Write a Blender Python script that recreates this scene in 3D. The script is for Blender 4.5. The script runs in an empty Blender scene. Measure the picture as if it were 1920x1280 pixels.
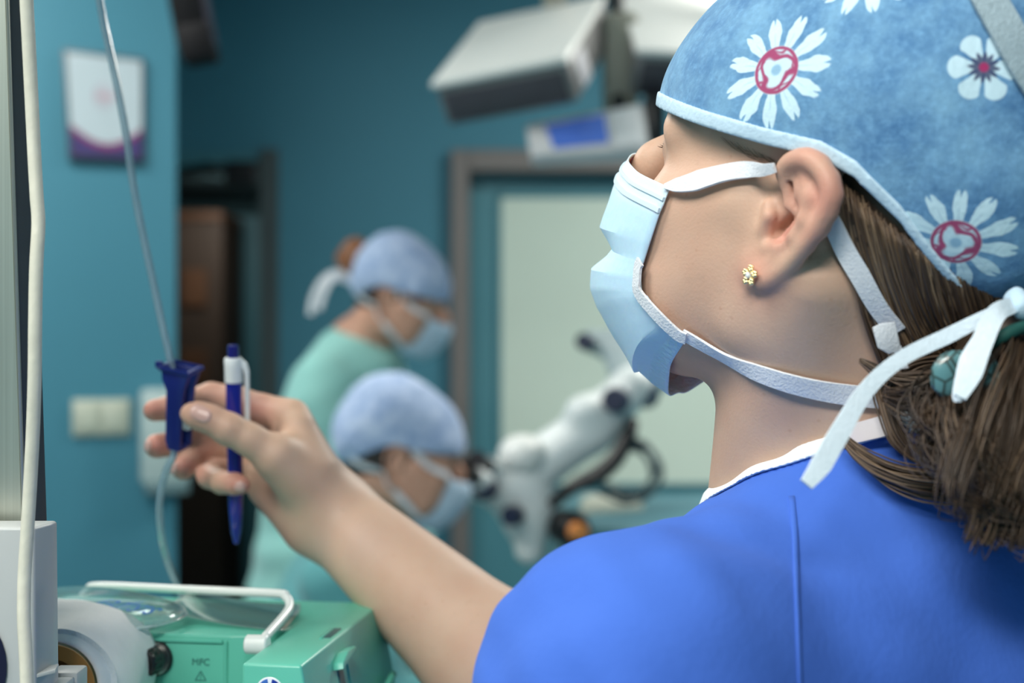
import bpy, bmesh, math, random
import numpy as np
import openvdb as vdb
from mathutils import Vector, Matrix

C = bpy.context.scene.collection
S = bpy.context.scene
random.seed(7); rng = np.random.default_rng(7)
PI = math.pi
def lin(c):
    c = c / 255.0
    return c / 12.92 if c <= .04045 else ((c + .055) / 1.055) ** 2.4
def rgb(r, g, b): return (lin(r), lin(g), lin(b), 1.0)

# ------------------------------------------------------------------ camera, world, lights, exposure
CAMZ, FPX = 1.45, 1920 * 50 / 36.0
cam_d = bpy.data.cameras.new('camera'); cam = bpy.data.objects.new('camera', cam_d); C.objects.link(cam)
cam.location = (0, 0, CAMZ); cam.rotation_euler = (PI / 2, 0, 0)
cam_d.lens = 50; cam_d.sensor_width = 36; cam_d.clip_start = .02
cam_d.dof.use_dof = True; cam_d.dof.focus_distance = .645; cam_d.dof.aperture_fstop = 50 / 8.6
S.camera = cam
S.view_settings.view_transform = 'Standard'; S.view_settings.look = 'None'
S.view_settings.gamma = 1; S.view_settings.use_curve_mapping = False
S.view_settings.exposure = -.50
w = bpy.data.worlds.new('world'); S.world = w; w.use_nodes = True
w.node_tree.nodes['Background'].inputs[0].default_value = (.95, .92, .90, 1)
w.node_tree.nodes['Background'].inputs[1].default_value = .52
def area(name, loc, target, size, power, color, sy=None):
    d = bpy.data.lights.new(name, 'AREA'); d.energy = power; d.color = color
    d.shape = 'RECTANGLE'; d.size = size; d.size_y = sy or size
    o = bpy.data.objects.new(name, d); C.objects.link(o); o.location = loc
    o.rotation_euler = (Vector(target) - Vector(loc)).to_track_quat('-Z', 'Y').to_euler()
    return o
# light panels in the ceiling: each lamp sits just under its diffuser
LIGHTS = [(-1.15, .30, 36), (-1.35, 2.3, 44), (1.28, 3.0, 72), (-.50, -1.0, 84)]  # last panel is unseen, added as fill from the camera side
for i, (lx, ly, pw) in enumerate(LIGHTS):
    area('ceiling_lamp', (lx, ly, 2.71), (lx, ly, 0), 1.15, pw, (1, .97, .9), .56)
# ------------------------------------------------------------------ small helpers
def P(px, py, d):                                   # a photo pixel and a distance give a place in the room
    return np.array([(px - 960) / FPX * d, d, CAMZ - (py - 640) / FPX * d])
def put(name, mesh, m=None, parent=None):
    o = bpy.data.objects.new(name, mesh); C.objects.link(o)
    if m is not None: mesh.materials.append(m)
    if parent is not None: o.parent = parent
    return o
def empty(name, label, cat, loc=(0, 0, 0), group=None):
    o = bpy.data.objects.new(name, None); C.objects.link(o); o.empty_display_size = .05
    o.location = loc; o['label'] = label; o['category'] = cat
    if group: o['group'] = group
    return o
def child(o, root):                                  # parent keeping world placement
    o.parent = root; o.matrix_parent_inverse = Matrix.Translation(root.location).inverted()
    return o
def tag(o, label, cat, group=None):
    o['label'] = label; o['category'] = cat
    if group: o['group'] = group
    return o
def struct(o): o['kind'] = 'structure'; return o

def nodes(name):
    m = bpy.data.materials.new(name); m.use_nodes = True
    nt = m.node_tree; return m, nt, nt.nodes['Principled BSDF']
def mat(name, col, rough=.5, metal=0, var=.08, vscale=30, bump=0, bscale=200, coat=0, spec=.5, sheen=0, sss=0, stretch=None, emit=None):
    m, nt, b = nodes(name)
    tc = nt.nodes.new('ShaderNodeTexCoord'); mp = nt.nodes.new('ShaderNodeMapping')
    nt.links.new(tc.outputs['Object'], mp.inputs[0])
    if stretch: mp.inputs['Scale'].default_value = stretch
    n = nt.nodes.new('ShaderNodeTexNoise'); n.inputs['Scale'].default_value = vscale; n.inputs['Detail'].default_value = 5
    nt.links.new(mp.outputs[0], n.inputs['Vector'])
    mx = nt.nodes.new('ShaderNodeMix'); mx.data_type = 'RGBA'
    mx.inputs[6].default_value = [max(0, c * (1 - var * 2)) for c in col[:3]] + [1]
    mx.inputs[7].default_value = [min(1, c * (1 + var * 2)) for c in col[:3]] + [1]
    nt.links.new(n.outputs['Fac'], mx.inputs[0]); nt.links.new(mx.outputs[2], b.inputs['Base Color'])
    b.inputs['Roughness'].default_value = rough; b.inputs['Metallic'].default_value = metal
    b.inputs['Coat Weight'].default_value = coat; b.inputs['Specular IOR Level'].default_value = spec
    b.inputs['Sheen Weight'].default_value = sheen
    if sss:
        b.inputs['Subsurface Weight'].default_value = sss; b.inputs['Subsurface Radius'].default_value = (1, .35, .2)
        b.inputs['Subsurface Scale'].default_value = .006
    if bump:
        n2 = nt.nodes.new('ShaderNodeTexNoise'); n2.inputs['Scale'].default_value = bscale; n2.inputs['Detail'].default_value = 3
        nt.links.new(mp.outputs[0], n2.inputs['Vector'])
        bp = nt.nodes.new('ShaderNodeBump'); bp.inputs['Strength'].default_value = bump; bp.inputs['Distance'].default_value = .001
        nt.links.new(n2.outputs['Fac'], bp.inputs['Height']); nt.links.new(bp.outputs[0], b.inputs['Normal'])
    if emit: b.inputs['Emission Color'].default_value = emit[0]; b.inputs['Emission Strength'].default_value = emit[1]
    return m
def clear(name, tint, gloss=.25, milk=.08, milkcol=(.8, .9, .9, 1), rough=.12):   # clear plastic film or tube
    m, nt, b = nodes(name); nt.nodes.remove(b); out = nt.nodes['Material Output']
    tr = nt.nodes.new('ShaderNodeBsdfTransparent'); tr.inputs[0].default_value = tint
    gl = nt.nodes.new('ShaderNodeBsdfGlossy'); gl.inputs['Roughness'].default_value = rough
    df = nt.nodes.new('ShaderNodeBsdfDiffuse'); df.inputs[0].default_value = milkcol
    lw = nt.nodes.new('ShaderNodeLayerWeight'); lw.inputs[0].default_value = .35
    n = nt.nodes.new('ShaderNodeTexNoise'); n.inputs['Scale'].default_value = 60
    mu = nt.nodes.new('ShaderNodeMath'); mu.operation = 'MULTIPLY_ADD'; mu.inputs[1].default_value = gloss * 2.2; mu.inputs[2].default_value = gloss * .12
    nt.links.new(lw.outputs['Facing'], mu.inputs[0])
    mm = nt.nodes.new('ShaderNodeMath'); mm.operation = 'MULTIPLY_ADD'; mm.inputs[1].default_value = milk; mm.inputs[2].default_value = milk * .6
    nt.links.new(n.outputs['Fac'], mm.inputs[0])
    m1 = nt.nodes.new('ShaderNodeMixShader'); m2 = nt.nodes.new('ShaderNodeMixShader')
    nt.links.new(mm.outputs[0], m1.inputs[0]); nt.links.new(tr.outputs[0], m1.inputs[1]); nt.links.new(df.outputs[0], m1.inputs[2])
    nt.links.new(mu.outputs[0], m2.inputs[0]); nt.links.new(m1.outputs[0], m2.inputs[1]); nt.links.new(gl.outputs[0], m2.inputs[2])
    nt.links.new(m2.outputs[0], out.inputs['Surface'])
    return m

# mesh makers ------------------------------------------------------
def mesh_np(name, V, faces, smooth=True):
    me = bpy.data.meshes.new(name); me.from_pydata([tuple(map(float, v)) for v in V], [], [tuple(int(i) for i in f) for f in faces])
    me.update()
    if smooth: me.polygons.foreach_set('use_smooth', np.ones(len(me.polygons), bool))
    return me
def quads_mesh(name, V, Q):
    me = bpy.data.meshes.new(name); n, q = len(V), len(Q)
    me.vertices.add(n); me.vertices.foreach_set('co', np.asarray(V, np.float32).ravel())
    me.loops.add(q * 4); me.loops.foreach_set('vertex_index', np.asarray(Q, np.int32).ravel())
    me.polygons.add(q); me.polygons.foreach_set('loop_start', np.arange(q, dtype=np.int32) * 4)
    me.polygons.foreach_set('use_smooth', np.ones(q, bool))
    me.update(calc_edges=True); me.validate(); return me
def catmull(pts, n):
    pts = np.asarray(pts, float); p = np.vstack([2 * pts[0] - pts[1], pts, 2 * pts[-1] - pts[-2]])
    out = []
    for i in range(1, len(p) - 2):
        t = np.linspace(0, 1, n, endpoint=False)[:, None]
        a, b, c, d = p[i - 1], p[i], p[i + 1], p[i + 2]
        out.append(.5 * (2 * b + (c - a) * t + (2 * a - 5 * b + 4 * c - d) * t ** 2 + (3 * b - a - 3 * c + d) * t ** 3))
    out.append(pts[-1:]); return np.vstack(out)
def frames(pts):
    T = np.gradient(pts, axis=0); T /= np.linalg.norm(T, axis=1)[:, None] + 1e-12
    n = np.cross(T[0], [0.31, .2, .93]); n /= np.linalg.norm(n); N = []
    for t in T:
        n = n - t * np.dot(n, t); n = n / (np.linalg.norm(n) + 1e-12); N.append(n)
    N = np.array(N); return T, N, np.cross(T, N)
def tube_vf(pts, r, seg=12, cap=True, base=0):
    pts = np.asarray(pts, float); r = np.broadcast_to(np.asarray(r, float), (len(pts),))
    T, N, B = frames(pts); a = np.linspace(0, 2 * PI, seg, endpoint=False)
    V = (pts[:, None] + r[:, None, None] * (np.cos(a)[None, :, None] * N[:, None] + np.sin(a)[None, :, None] * B[:, None])).reshape(-1, 3)
    F = [(base + i * seg + j, base + i * seg + (j + 1) % seg, base + (i + 1) * seg + (j + 1) % seg, base + (i + 1) * seg + j)
         for i in range(len(pts) - 1) for j in range(seg)]
    if cap: F += [tuple(base + j for j in range(seg))[::-1], tuple(base + (len(pts) - 1) * seg + j for j in range(seg))]
    return V, F
def tube(name, pts, r, m, parent=None, seg=12, n=1):
    if n > 1: 
        if np.ndim(r): r = np.interp(np.linspace(0, len(pts) - 1, (len(pts) - 1) * n + 1), range(len(pts)), r)
        pts = catmull(pts, n)
    V, F = tube_vf(pts, r, seg); return put(name, mesh_np(name, V, F), m, parent)
def ribbon_vf(pts, nrm, width, th=.0006, base=0, side=None):
    pts = np.asarray(pts, float); T = np.gradient(pts, axis=0); T /= np.linalg.norm(T, axis=1)[:, None] + 1e-12
    nrm = np.asarray(nrm, float); nrm = np.broadcast_to(nrm, pts.shape)
    W = np.cross(T, nrm); W /= np.linalg.norm(W, axis=1)[:, None] + 1e-12; Nn = np.cross(W, T)
    wd = np.broadcast_to(np.asarray(width, float), (len(pts),))[:, None] / 2
    V = np.stack([pts + W * wd + Nn * th, pts + Nn * th * 1.2, pts - W * wd + Nn * th, pts - W * wd - Nn * th, pts - Nn * th, pts + W * wd - Nn * th], 1).reshape(-1, 3)
    F = []
    for i in range(len(pts) - 1):
        for j in range(6):
            a, b = base + i * 6 + j, base + i * 6 + (j + 1) % 6
            F.append((a, b, b + 6, a + 6))
    F += [tuple(base + j for j in range(6))[::-1], tuple(base + (len(pts) - 1) * 6 + j for j in range(6))]
    return V, F
def ribbon(name, pts, nrm, width, m, parent=None, th=.0006):
    V, F = ribbon_vf(pts, nrm, width, th)
    me = mesh_np(name, V, F); me.set_sharp_from_angle(angle=.9); return put(name, me, m, parent)
def bm_box(bm, center, half, axes=None, bev=.002, seg=2):
    g = bmesh.ops.create_cube(bm, size=2)['verts']
    A = Matrix.Identity(4)
    if axes is not None:
        for i in range(3):
            for j in range(3): A[j][i] = axes[i][j]
    M = Matrix.Translation(Vector(center)) @ A @ Matrix.Diagonal((*half, 1))
    bmesh.ops.transform(bm, matrix=M, verts=g)
    if bev:
        es = list({e for v in g for e in v.link_edges})
        bmesh.ops.bevel(bm, geom=es, offset=bev, segments=seg, affect='EDGES', profile=.5)
def bm_finish(bm, name, m, parent=None, smooth=.6):
    me = bpy.data.meshes.new(name); bmesh.ops.recalc_face_normals(bm, faces=bm.faces); bm.to_mesh(me); bm.free()
    if smooth:
        me.polygons.foreach_set('use_smooth', np.ones(len(me.polygons), bool)); me.set_sharp_from_angle(angle=smooth)
    return put(name, me, m, parent)
def box(name, center, half, m, parent=None, axes=None, bev=.002, seg=2):
    bm = bmesh.new(); bm_box(bm, center, half, axes, bev, seg); return bm_finish(bm, name, m, parent)
def prism_bm(bm, poly, ext, bev=0):
    poly = [Vector(p) for p in poly]; ext = Vector(ext)
    a = [bm.verts.new(p) for p in poly]; b = [bm.verts.new(p + ext) for p in poly]; n = len(a)
    fs = [bm.faces.new(a[::-1]), bm.faces.new(b)] + [bm.faces.new((a[i], a[(i + 1) % n], b[(i + 1) % n], b[i])) for i in range(n)]
    if bev:
        bmesh.ops.recalc_face_normals(bm, faces=fs)
        bmesh.ops.bevel(bm, geom=list({e for f in fs for e in f.edges}), offset=bev, segments=2, affect='EDGES', profile=.5)
def prism(name, poly, ext, m, parent=None, bev=.001):
    bm = bmesh.new(); prism_bm(bm, poly, ext, bev); return bm_finish(bm, name, m, parent)
def lathe_vf(prof, c, axis, seg=32, base=0):
    ax = np.asarray(axis, float); ax /= np.linalg.norm(ax); u = np.cross(ax, [.1, .3, .95]); u /= np.linalg.norm(u); v = np.cross(ax, u)
    a = np.linspace(0, 2 * PI, seg, endpoint=False)
    ring = np.cos(a)[:, None] * u + np.sin(a)[:, None] * v
    V = np.vstack([np.asarray(c) + ax * h + ring * max(r, 1e-5) for r, h in prof]); n = len(prof)
    F = [(base + i * seg + j, base + i * seg + (j + 1) % seg, base + (i + 1) * seg + (j + 1) % seg, base + (i + 1) * seg + j) for i in range(n - 1) for j in range(seg)]
    F += [tuple(base + j for j in range(seg))[::-1], tuple(base + (n - 1) * seg + j for j in range(seg))]
    return V, F
def lathe(name, prof, c, axis, m, parent=None, seg=32, sharp=.7):
    V, F = lathe_vf(prof, c, axis, seg); me = mesh_np(name, V, F); me.set_sharp_from_angle(angle=sharp); return put(name, me, m, parent)

# ------------------------------------------------------------------ distance fields for bodies and cloth
def nrm(v): v = np.asarray(v, float); return v / np.linalg.norm(v)
def rc(a, b, ra, rb):
    a, b = np.asarray(a, float), np.asarray(b, float)
    return ('rc', a, b, ra, rb, (a + b) / 2, np.linalg.norm(a - b) / 2 + max(ra, rb))
def sp(c, r): return rc(c, np.asarray(c, float) + 1e-5, r, r)
def el(c, r, R=None): return ('el', np.asarray(c, float), np.asarray(r, float), None if R is None else np.asarray(R, float), np.asarray(c, float), max(r))
def U(k, *ch): return ('u', k, list(ch))
def SUB(k, base, *cut): return ('s', k, base, list(cut))
def XF(T, R, s, ch): return ('x', np.asarray(T, float), np.asarray(R, float), s, ch)     # columns of R are the local axes
def MIR(ch): return ('m', ch)
def FN(f, ch): return ('f', f, ch)
def MAXN(*ch): return ('i', list(ch))
def HALF(f): return ('h', f)
def chain(pts, rad, k=.004): return U(k, *[rc(pts[i], pts[i + 1], rad[i], rad[i + 1]) for i in range(len(pts) - 1)])
def ev(n, p, cc=None, hd=0.):
    t = n[0]
    if t == 'rc':
        if cc is not None and np.linalg.norm(cc - n[5]) - n[6] > hd: return None
        a, b = n[1], n[2]; ab = b - a
        h = np.clip((p - a) @ ab / (ab @ ab), 0, 1)
        q = p - a - h[:, None] * ab
        return np.sqrt(np.einsum('ij,ij->i', q, q)) - (n[3] + (n[4] - n[3]) * h)
    if t == 'el':
        if cc is not None and np.linalg.norm(cc - n[4]) - n[5] > hd: return None
        q = p - n[1]
        if n[3] is not None: q = q @ n[3]
        k0 = np.sqrt((((q / n[2]) ** 2).sum(1))); k1 = np.sqrt(((q / n[2] ** 2) ** 2).sum(1))
        return np.where(k0 > 1e-4, k0 * (k0 - 1) / np.maximum(k1, 1e-6), -n[2].min())
    if t == 'u':
        d = None; k = n[1]
        for c in n[2]:
            e = ev(c, p, cc, hd)
            if e is None: continue
            if d is None: d = e
            else:
                h = np.maximum(k - np.abs(d - e), 0); d = np.minimum(d, e) - h * h / (4 * k)
        return d
    if t == 's':
        d = ev(n[2], p, cc, hd); k = n[1]
        if d is None: return None
        for c in n[3]:
            e = ev(c, p, cc, hd)
            if e is None: continue
            h = np.maximum(k - np.abs(d + e), 0); d = np.maximum(d, -e) + h * h / (4 * k)
        return d
    if t == 'x':
        q = (p - n[1]) @ n[2] / n[3]
        e = ev(n[4], q, None if cc is None else (cc - n[1]) @ n[2] / n[3], hd / n[3])
        return None if e is None else e * n[3]
    if t == 'm':
        q = p.copy(); q[:, 1] = np.abs(q[:, 1]); c2 = None
        if cc is not None: c2 = cc.copy(); c2[1] = abs(c2[1])
        return ev(n[1], q, c2, hd)
    if t == 'f':
        d = ev(n[2], p, cc, hd); return None if d is None else n[1](p, d)
    if t == 'i':
        d = None
        for c in n[1]:
            e = ev(c, p, cc, hd)
            if e is None: return None
            d = e if d is None else np.maximum(d, e)
        return d
    if t == 'h': return n[1](p)
def sdf(n, p):
    p = np.atleast_2d(np.asarray(p, float)); return ev(n, p)
def grad(n, p, e=.0008):
    p = np.atleast_2d(p); g = np.stack([sdf(n, p + e * np.eye(3)[i]) - sdf(n, p - e * np.eye(3)[i]) for i in range(3)], 1)
    return g / (np.linalg.norm(g, axis=1)[:, None] + 1e-12)
def march(n, px, py, t0=.3, t1=1.3, off=0.):
    """Where the lines of sight through these photo pixels meet a body: world points (the last point tried where they miss)."""
    px, py = np.atleast_1d(np.asarray(px, float)), np.atleast_1d(np.asarray(py, float))
    D = np.stack([(px - 960) / FPX, np.ones_like(px), -(py - 640) / FPX], 1); L = np.linalg.norm(D, axis=1)
    t = np.full(len(px), t0); best = np.full(len(px), 9.); bt = t.copy(); done = np.zeros(len(px), bool)
    o = np.array([0, 0, CAMZ])
    for _ in range(160):
        d = sdf(n, o + D * t[:, None]) - off
        b = (np.abs(d) < best) & ~done; best[b] = np.abs(d[b]); bt[b] = t[b]
        done |= (d < .0002); t = np.where(done, t, np.minimum(t + np.maximum(d, .0002) * .85 / L, t1))
    return o + D * bt[:, None]
def solid(name, n, lo, hi, h, m=None, parent=None, adapt=0., post=None):
    B, SB = 8, 32
    lo = np.floor(np.asarray(lo) / h).astype(int); hi = np.ceil(np.asarray(hi) / h).astype(int)
    lo = (lo // SB) * SB; ns = -(-(hi - lo) // SB)
    g = vdb.FloatGrid(); bg = 3 * h; g.background = bg
    I = np.stack(np.meshgrid(*[np.arange(k) for k in ns], indexing='ij'), -1).reshape(-1, 3)
    cen = (lo + I * SB + (SB - 1) / 2) * h; hd = SB * h * .5 * 1.74
    d0 = ev(n, cen)
    sub = np.stack(np.meshgrid(*[np.arange(SB // B)] * 3, indexing='ij'), -1).reshape(-1, 3)
    vox = np.stack(np.meshgrid(*[np.arange(B)] * 3, indexing='ij'), -1).reshape(-1, 3)
    for k in range(len(I)):
        if d0[k] > hd * 1.25 + .012: continue
        org = lo + I[k] * SB
        arr = np.full((SB,) * 3, bg, np.float32)
        if d0[k] < -(hd * 1.25 + .012): arr[:] = -bg
        else:
            bc = (org + sub * B + (B - 1) / 2) * h; d1 = ev(n, bc, cen[k], hd + .035)
            if d1 is None: continue
            hb = B * h * .5 * 1.74 * 1.35 + .0015
            arr4 = arr.reshape(4, B, 4, B, 4, B)
            for j in np.nonzero(d1 < -hb)[0]: arr4[sub[j][0], :, sub[j][1], :, sub[j][2], :] = -bg
            act = np.nonzero(np.abs(d1) <= hb)[0]
            if len(act):
                pts = ((org + sub[act] * B)[:, None] + vox[None]).reshape(-1, 3) * h
                dv = ev(n, pts, cen[k], hd + .035)
                dv = np.clip(dv, -bg, bg).astype(np.float32).reshape(-1, B, B, B)
                for q, j in enumerate(act): arr4[sub[j][0], :, sub[j][1], :, sub[j][2], :] = dv[q]
            elif not (arr < 0).any(): continue
        g.copyFromArray(arr, ijk=tuple(int(x) for x in org), tolerance=0)
    V, Q = g.convertToQuads(isovalue=0.)
    V = V * h
    me = quads_mesh(name, V, Q[:, ::-1])
    if post: post(me, V)
    return put(name, me, m, parent)
def wob(amp, sc, seed=0):
    r = np.random.default_rng(seed); K = r.normal(size=(7, 3)); K = K / np.linalg.norm(K, axis=1)[:, None] * sc * r.uniform(.6, 1.6, (7, 1)); ph = r.uniform(0, 6.28, 7)
    return lambda p: amp * np.sin(p @ K.T + ph).sum(1) / 3
# ------------------------------------------------------------------ heads (local centimetres: forward, left, up; the origin lies between the ear canals)
def head_rot(face, pitch, roll):
    """face: compass angle of the look, 0 = along -X, turning towards +Y."""
    f = np.array([-math.cos(face) * math.cos(pitch), math.sin(face) * math.cos(pitch), math.sin(pitch)])
    l = np.array([-math.sin(face), -math.cos(face), 0]); u = np.cross(f, l)
    l2 = l * math.cos(roll) + u * math.sin(roll); u2 = u * math.cos(roll) - l * math.sin(roll)
    return np.stack([f, l2, u2], 1)
def head_core(ears=None, neck=None):
    half = U(1.2,
        U(1.0, rc((1.2, 5.0, -4.6), (5.5, 2.0, -7.15), 1.5, 1.35), rc((0.2, 5.6, -1.0), (1.2, 5.0, -4.6), 1.5, 1.6)),
        rc((5.6, 4.2, -.7), (2.0, 5.8, .3), 2.0, 1.3),
        el((4.3, 3.3, -3.6), (3.5, 3.15, 4.0)), el((2.3, 4.1, -2.0), (2.9, 2.75, 3.4)),
        rc((7.8, 1.3, 3.4), (6.3, 4.3, 3.0), 1.0, 1.0))
    nose = U(.9, rc((8.3, 0, 2.7), (9.85, 0, 1.15), .8, .95), rc((9.85, 0, 1.15), (10.8, 0, -.7), .95, 1.0), rc((10.0, .7, -1.2), (9.6, 1.2, -1.3), .65, .6), sp((10.9, 0, -.9), .85))
    mouth = U(.4, rc((9.0, .3, -3.6), (8.2, 2.0, -3.9), .75, .4), rc((8.9, .3, -4.6), (8.2, 1.8, -4.4), .8, .4))
    body = U(2.2, el((-.9, 0, 4.5), (8.9, 7.2, 8.2)), el((3.8, 0, -1.2), (5.0, 5.8, 6.6)), sp((6.7, 0, -7.2), 1.6))
    body = U(1.2, body, half)
    body = SUB(1.3, body, rc((8.3, 2.4, 2.2), (8.1, 4.2, 2.2), .85, .65))
    body = U(.35, body, sp((6.5, 3.2, 2.2), 1.25), nose, mouth)
    body = U(.12, body, rc((7.4, 2.3, 2.6), (6.8, 4.3, 2.4), .22, .16), rc((7.35, 2.3, 1.65), (6.75, 4.3, 1.95), .18, .14))
    body = SUB(.1, body, rc((8.0, 2.2, 2.07), (7.15, 4.0, 2.07), .1, .1))
    if neck: body = U(2.5, body, neck)
    if ears is not None: body = U(.35, body, ears)
    return body
def simple_ear():
    pts = [(0.2, 6.9, 1.2), (-.6, 7.5, 2.6), (-1.9, 7.9, 3.0), (-3.0, 8.2, 2.0), (-3.1, 8.1, .4), (-2.1, 7.7, -1.4), (-.8, 7.2, -2.9), (0, 7.0, -3.1), (.2, 6.9, -2.2)]
    return U(.3, chain(pts, [.3, .33, .35, .36, .36, .36, .45, .45, .3], .2), el((-1.3, 7.1, .4), (1.4, .35, 2.3)), sp((.1, 7.0, -.1), .45))

# the woman in front -----------------------------------------------
HR = head_rot(math.radians(34), math.radians(12), math.radians(-4)); HT = np.array([.1467, .643, 1.506]); HS = .0097
def toL(p): return (np.atleast_2d(p) - HT) @ HR / HS
def toW(q): return (np.atleast_2d(q) * HS) @ HR.T + HT
def lray(px, py, p0, nn):                            # line of sight against a plane given in head coordinates
    o = toL(np.array([[0, 0, CAMZ]]))[0]; out = []
    for x, y in zip(np.atleast_1d(px), np.atleast_1d(py)):
        d = toL(P(x, y, 1.0)[None])[0] - o
        t = np.dot(np.asarray(p0) - o, nn) / np.dot(d, nn); out.append(o + d * t)
    return np.array(out)
EN = nrm((.38, .92, -.05)); E0 = np.array([.3, 7.15, 0])
def E(px, py, h=0.): return lray(px, py, E0, EN)[0] + EN * h
def add_ear(body):
    helix = [(1471, 345, -.25), (1470, 322, -.05), (1487, 304, .1), (1515, 297, .15), (1538, 308, .15), (1555, 335, .12), (1561, 365, .1), (1552, 397, .08), (1535, 428, .05), (1511, 458, 0), (1483, 489, -.05), (1455, 514, -.05), (1432, 524, -.05), (1414, 516, -.1), (1409, 492, -.2), (1417, 470, -.35)]
    hp = catmull([E(*q) for q in helix], 3); hr = np.interp(np.linspace(0, 15, 46), range(16), [.26, .3, .33, .36, .35, .32, .3, .29, .29, .3, .34, .4, .46, .42, .36, .3])
    mid = E(1478, 425, -.55)
    plate = U(.4, *[rc(mid, E(x, y, -.2), .3, .22) for x, y, _ in helix[2:14]])
    fill = U(.4, *[rc(E(1503, 360, -.36), E(x, y, -.2), .34, .24) for x, y, _ in helix[1:9]])
    anti = chain([E(1512, 330, -.12), E(1522, 372, -.02), E(1514, 412, .02), E(1494, 442, .0), E(1466, 462, .0), E(1440, 466, -.02)], [.28, .34, .36, .34, .3, .28], .35)
    wrap = lambda n: XF(HT, HR, HS, MIR(n)); k = HS
    base = U(.5, rc((-.2, 6.3, 1.5), (-.4, 6.4, -1.6), .7, .6), rc((-1.6, 6.3, 1.6), (-1.8, 6.3, -.6), .8, .7))
    e = U(.34, U(.3, base, plate, fill), anti, chain(hp, hr, .3))
    e = U(.3, e, rc(E(1428, 508, -.1), E(1462, 482, -.08), .46, .38), rc(E(1418, 500, -.2), E(1424, 470, -.35), .36, .3))
    n = U(.35 * k, body, wrap(e))
    n = SUB(.22 * k, n, wrap(rc(E(1486, 408, .22), E(1468, 440, .22), .42, .36)), wrap(rc(E(1468, 408, -.1), E(1446, 436, -.25), .3, .28)))
    n = SUB(.1 * k, n, wrap(chain([E(1481, 324, -.08), E(1485, 352, -.12), E(1491, 384, -.14)], [.17, .17, .14], .05)))
    n = SUB(.1 * k, n, wrap(rc(E(1473, 403, -.3), E(1450, 432, -.75), .3, .3)), wrap(rc(E(1468, 408, -.5), E(1452, 426, -1.6), .26, .24)))
    n = U(.2 * k, n, wrap(rc(E(1470, 335, -.1), E(1474, 385, -.12), .24, .17)), wrap(rc(E(1474, 385, -.12), E(1486, 400, -.25), .15, .12)))
    return U(.25 * k, n, wrap(rc(E(1444, 405, .02), E(1432, 428, -.05), .3, .28)), wrap(rc(E(1436, 385, -.2), E(1430, 440, -.22), .3, .3)))
NB = P(1632, 985, .665)                               # base of the neck
neckL = [toL(p)[0] for p in (NB,)]
def face_extra():
    return U(1.2, rc((6.8, 1.3, -6.9), (6.5, 0, -7.2), 1.6, 1.6))
head_local = U(1.0, head_core(), face_extra())
HEAD0 = XF(HT, HR, HS, MIR(head_local))
hl = lambda q: toW(np.array(q, float)[None])[0]
# right hand, placed joint by joint --------------------------------
px_r = lambda r, d: r * d / FPX
def fing(pts, k=.002):
    return chain([P(x, y, d) for x, y, d, r in pts], [px_r(r, d) for x, y, d, r in pts], k)
thumb = [(592, 930, .881, 41), (512, 852, .857, 37), (468, 824, .852, 30), (428, 804, .849, 29.5), (395, 786, .848, 26), (372, 779, .8485, 25), (357, 775, .850, 19)]
index = [(548, 778, .892, 31), (492, 766, .898, 27), (440, 748, .907, 26), (396, 743, .910, 25.5), (352, 753, .903, 23), (318, 765, .896, 22), (290, 769, .892, 21)]
middle = [(540, 815, .905, 30), (470, 812, .918, 27), (410, 812, .925, 26.5), (365, 820, .918, 24), (325, 832, .908, 23), (294, 836, .900, 23)]
ring = [(528, 855, .912, 29), (470, 850, .924, 26), (420, 845, .925, 25), (380, 848, .913, 23.5), (356, 864, .900, 23), (344, 877, .893, 23)]
pinky = [(512, 890, .908, 27), (460, 885, .912, 25), (410, 882, .905, 24), (393, 892, .892, 23.5), (416, 903, .877, 22.5), (440, 907, .868, 20.5), (452, 909, .866, 17.5)]
palm = U(.016,
    rc(P(545, 790, .895), P(622, 945, .893), px_r(34, .89), px_r(50, .89)),
    rc(P(535, 830, .908), P(620, 955, .902), px_r(32, .9), px_r(50, .9)),
    rc(P(520, 875, .912), P(610, 968, .9), px_r(33, .9), px_r(50, .9)),
    rc(P(500, 915, .905), P(575, 978, .892), px_r(36, .9), px_r(48, .9)),
    rc(P(590, 926, .881), P(528, 862, .864), px_r(44, .87), px_r(40, .86)),
    rc(P(560, 800, .882), P(580, 880, .878), px_r(26, .88), px_r(44, .88)))
HAND = U(.0035, U(.010, palm, fing(thumb[:3])), fing(thumb[2:], .004), fing(index, .003), fing(middle), fing(ring), fing(pinky))
HAND = SUB(.002, HAND, chain([P(438, 778, .842), P(441, 800, .8375), P(437, 822, .839)], [.0009, .0011, .0008], .001), chain([P(447, 783, .842), P(449, 803, .838)], [.0007, .0009], .001))
WR = P(628, 972, .89); EL = np.array([.082, .765, 1.195]); SHR = np.array([.285, .80, 1.318])
WR2 = P(632, 968, .905)
ARM = U(.02, rc(WR, WR + (EL - WR) * .55, .0225, .036), rc(WR + (EL - WR) * .55, EL, .036, .038),
        rc(WR2, WR2 + (EL - WR2) * .5, .021, .033), rc(EL, SHR, .038, .048))
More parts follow.
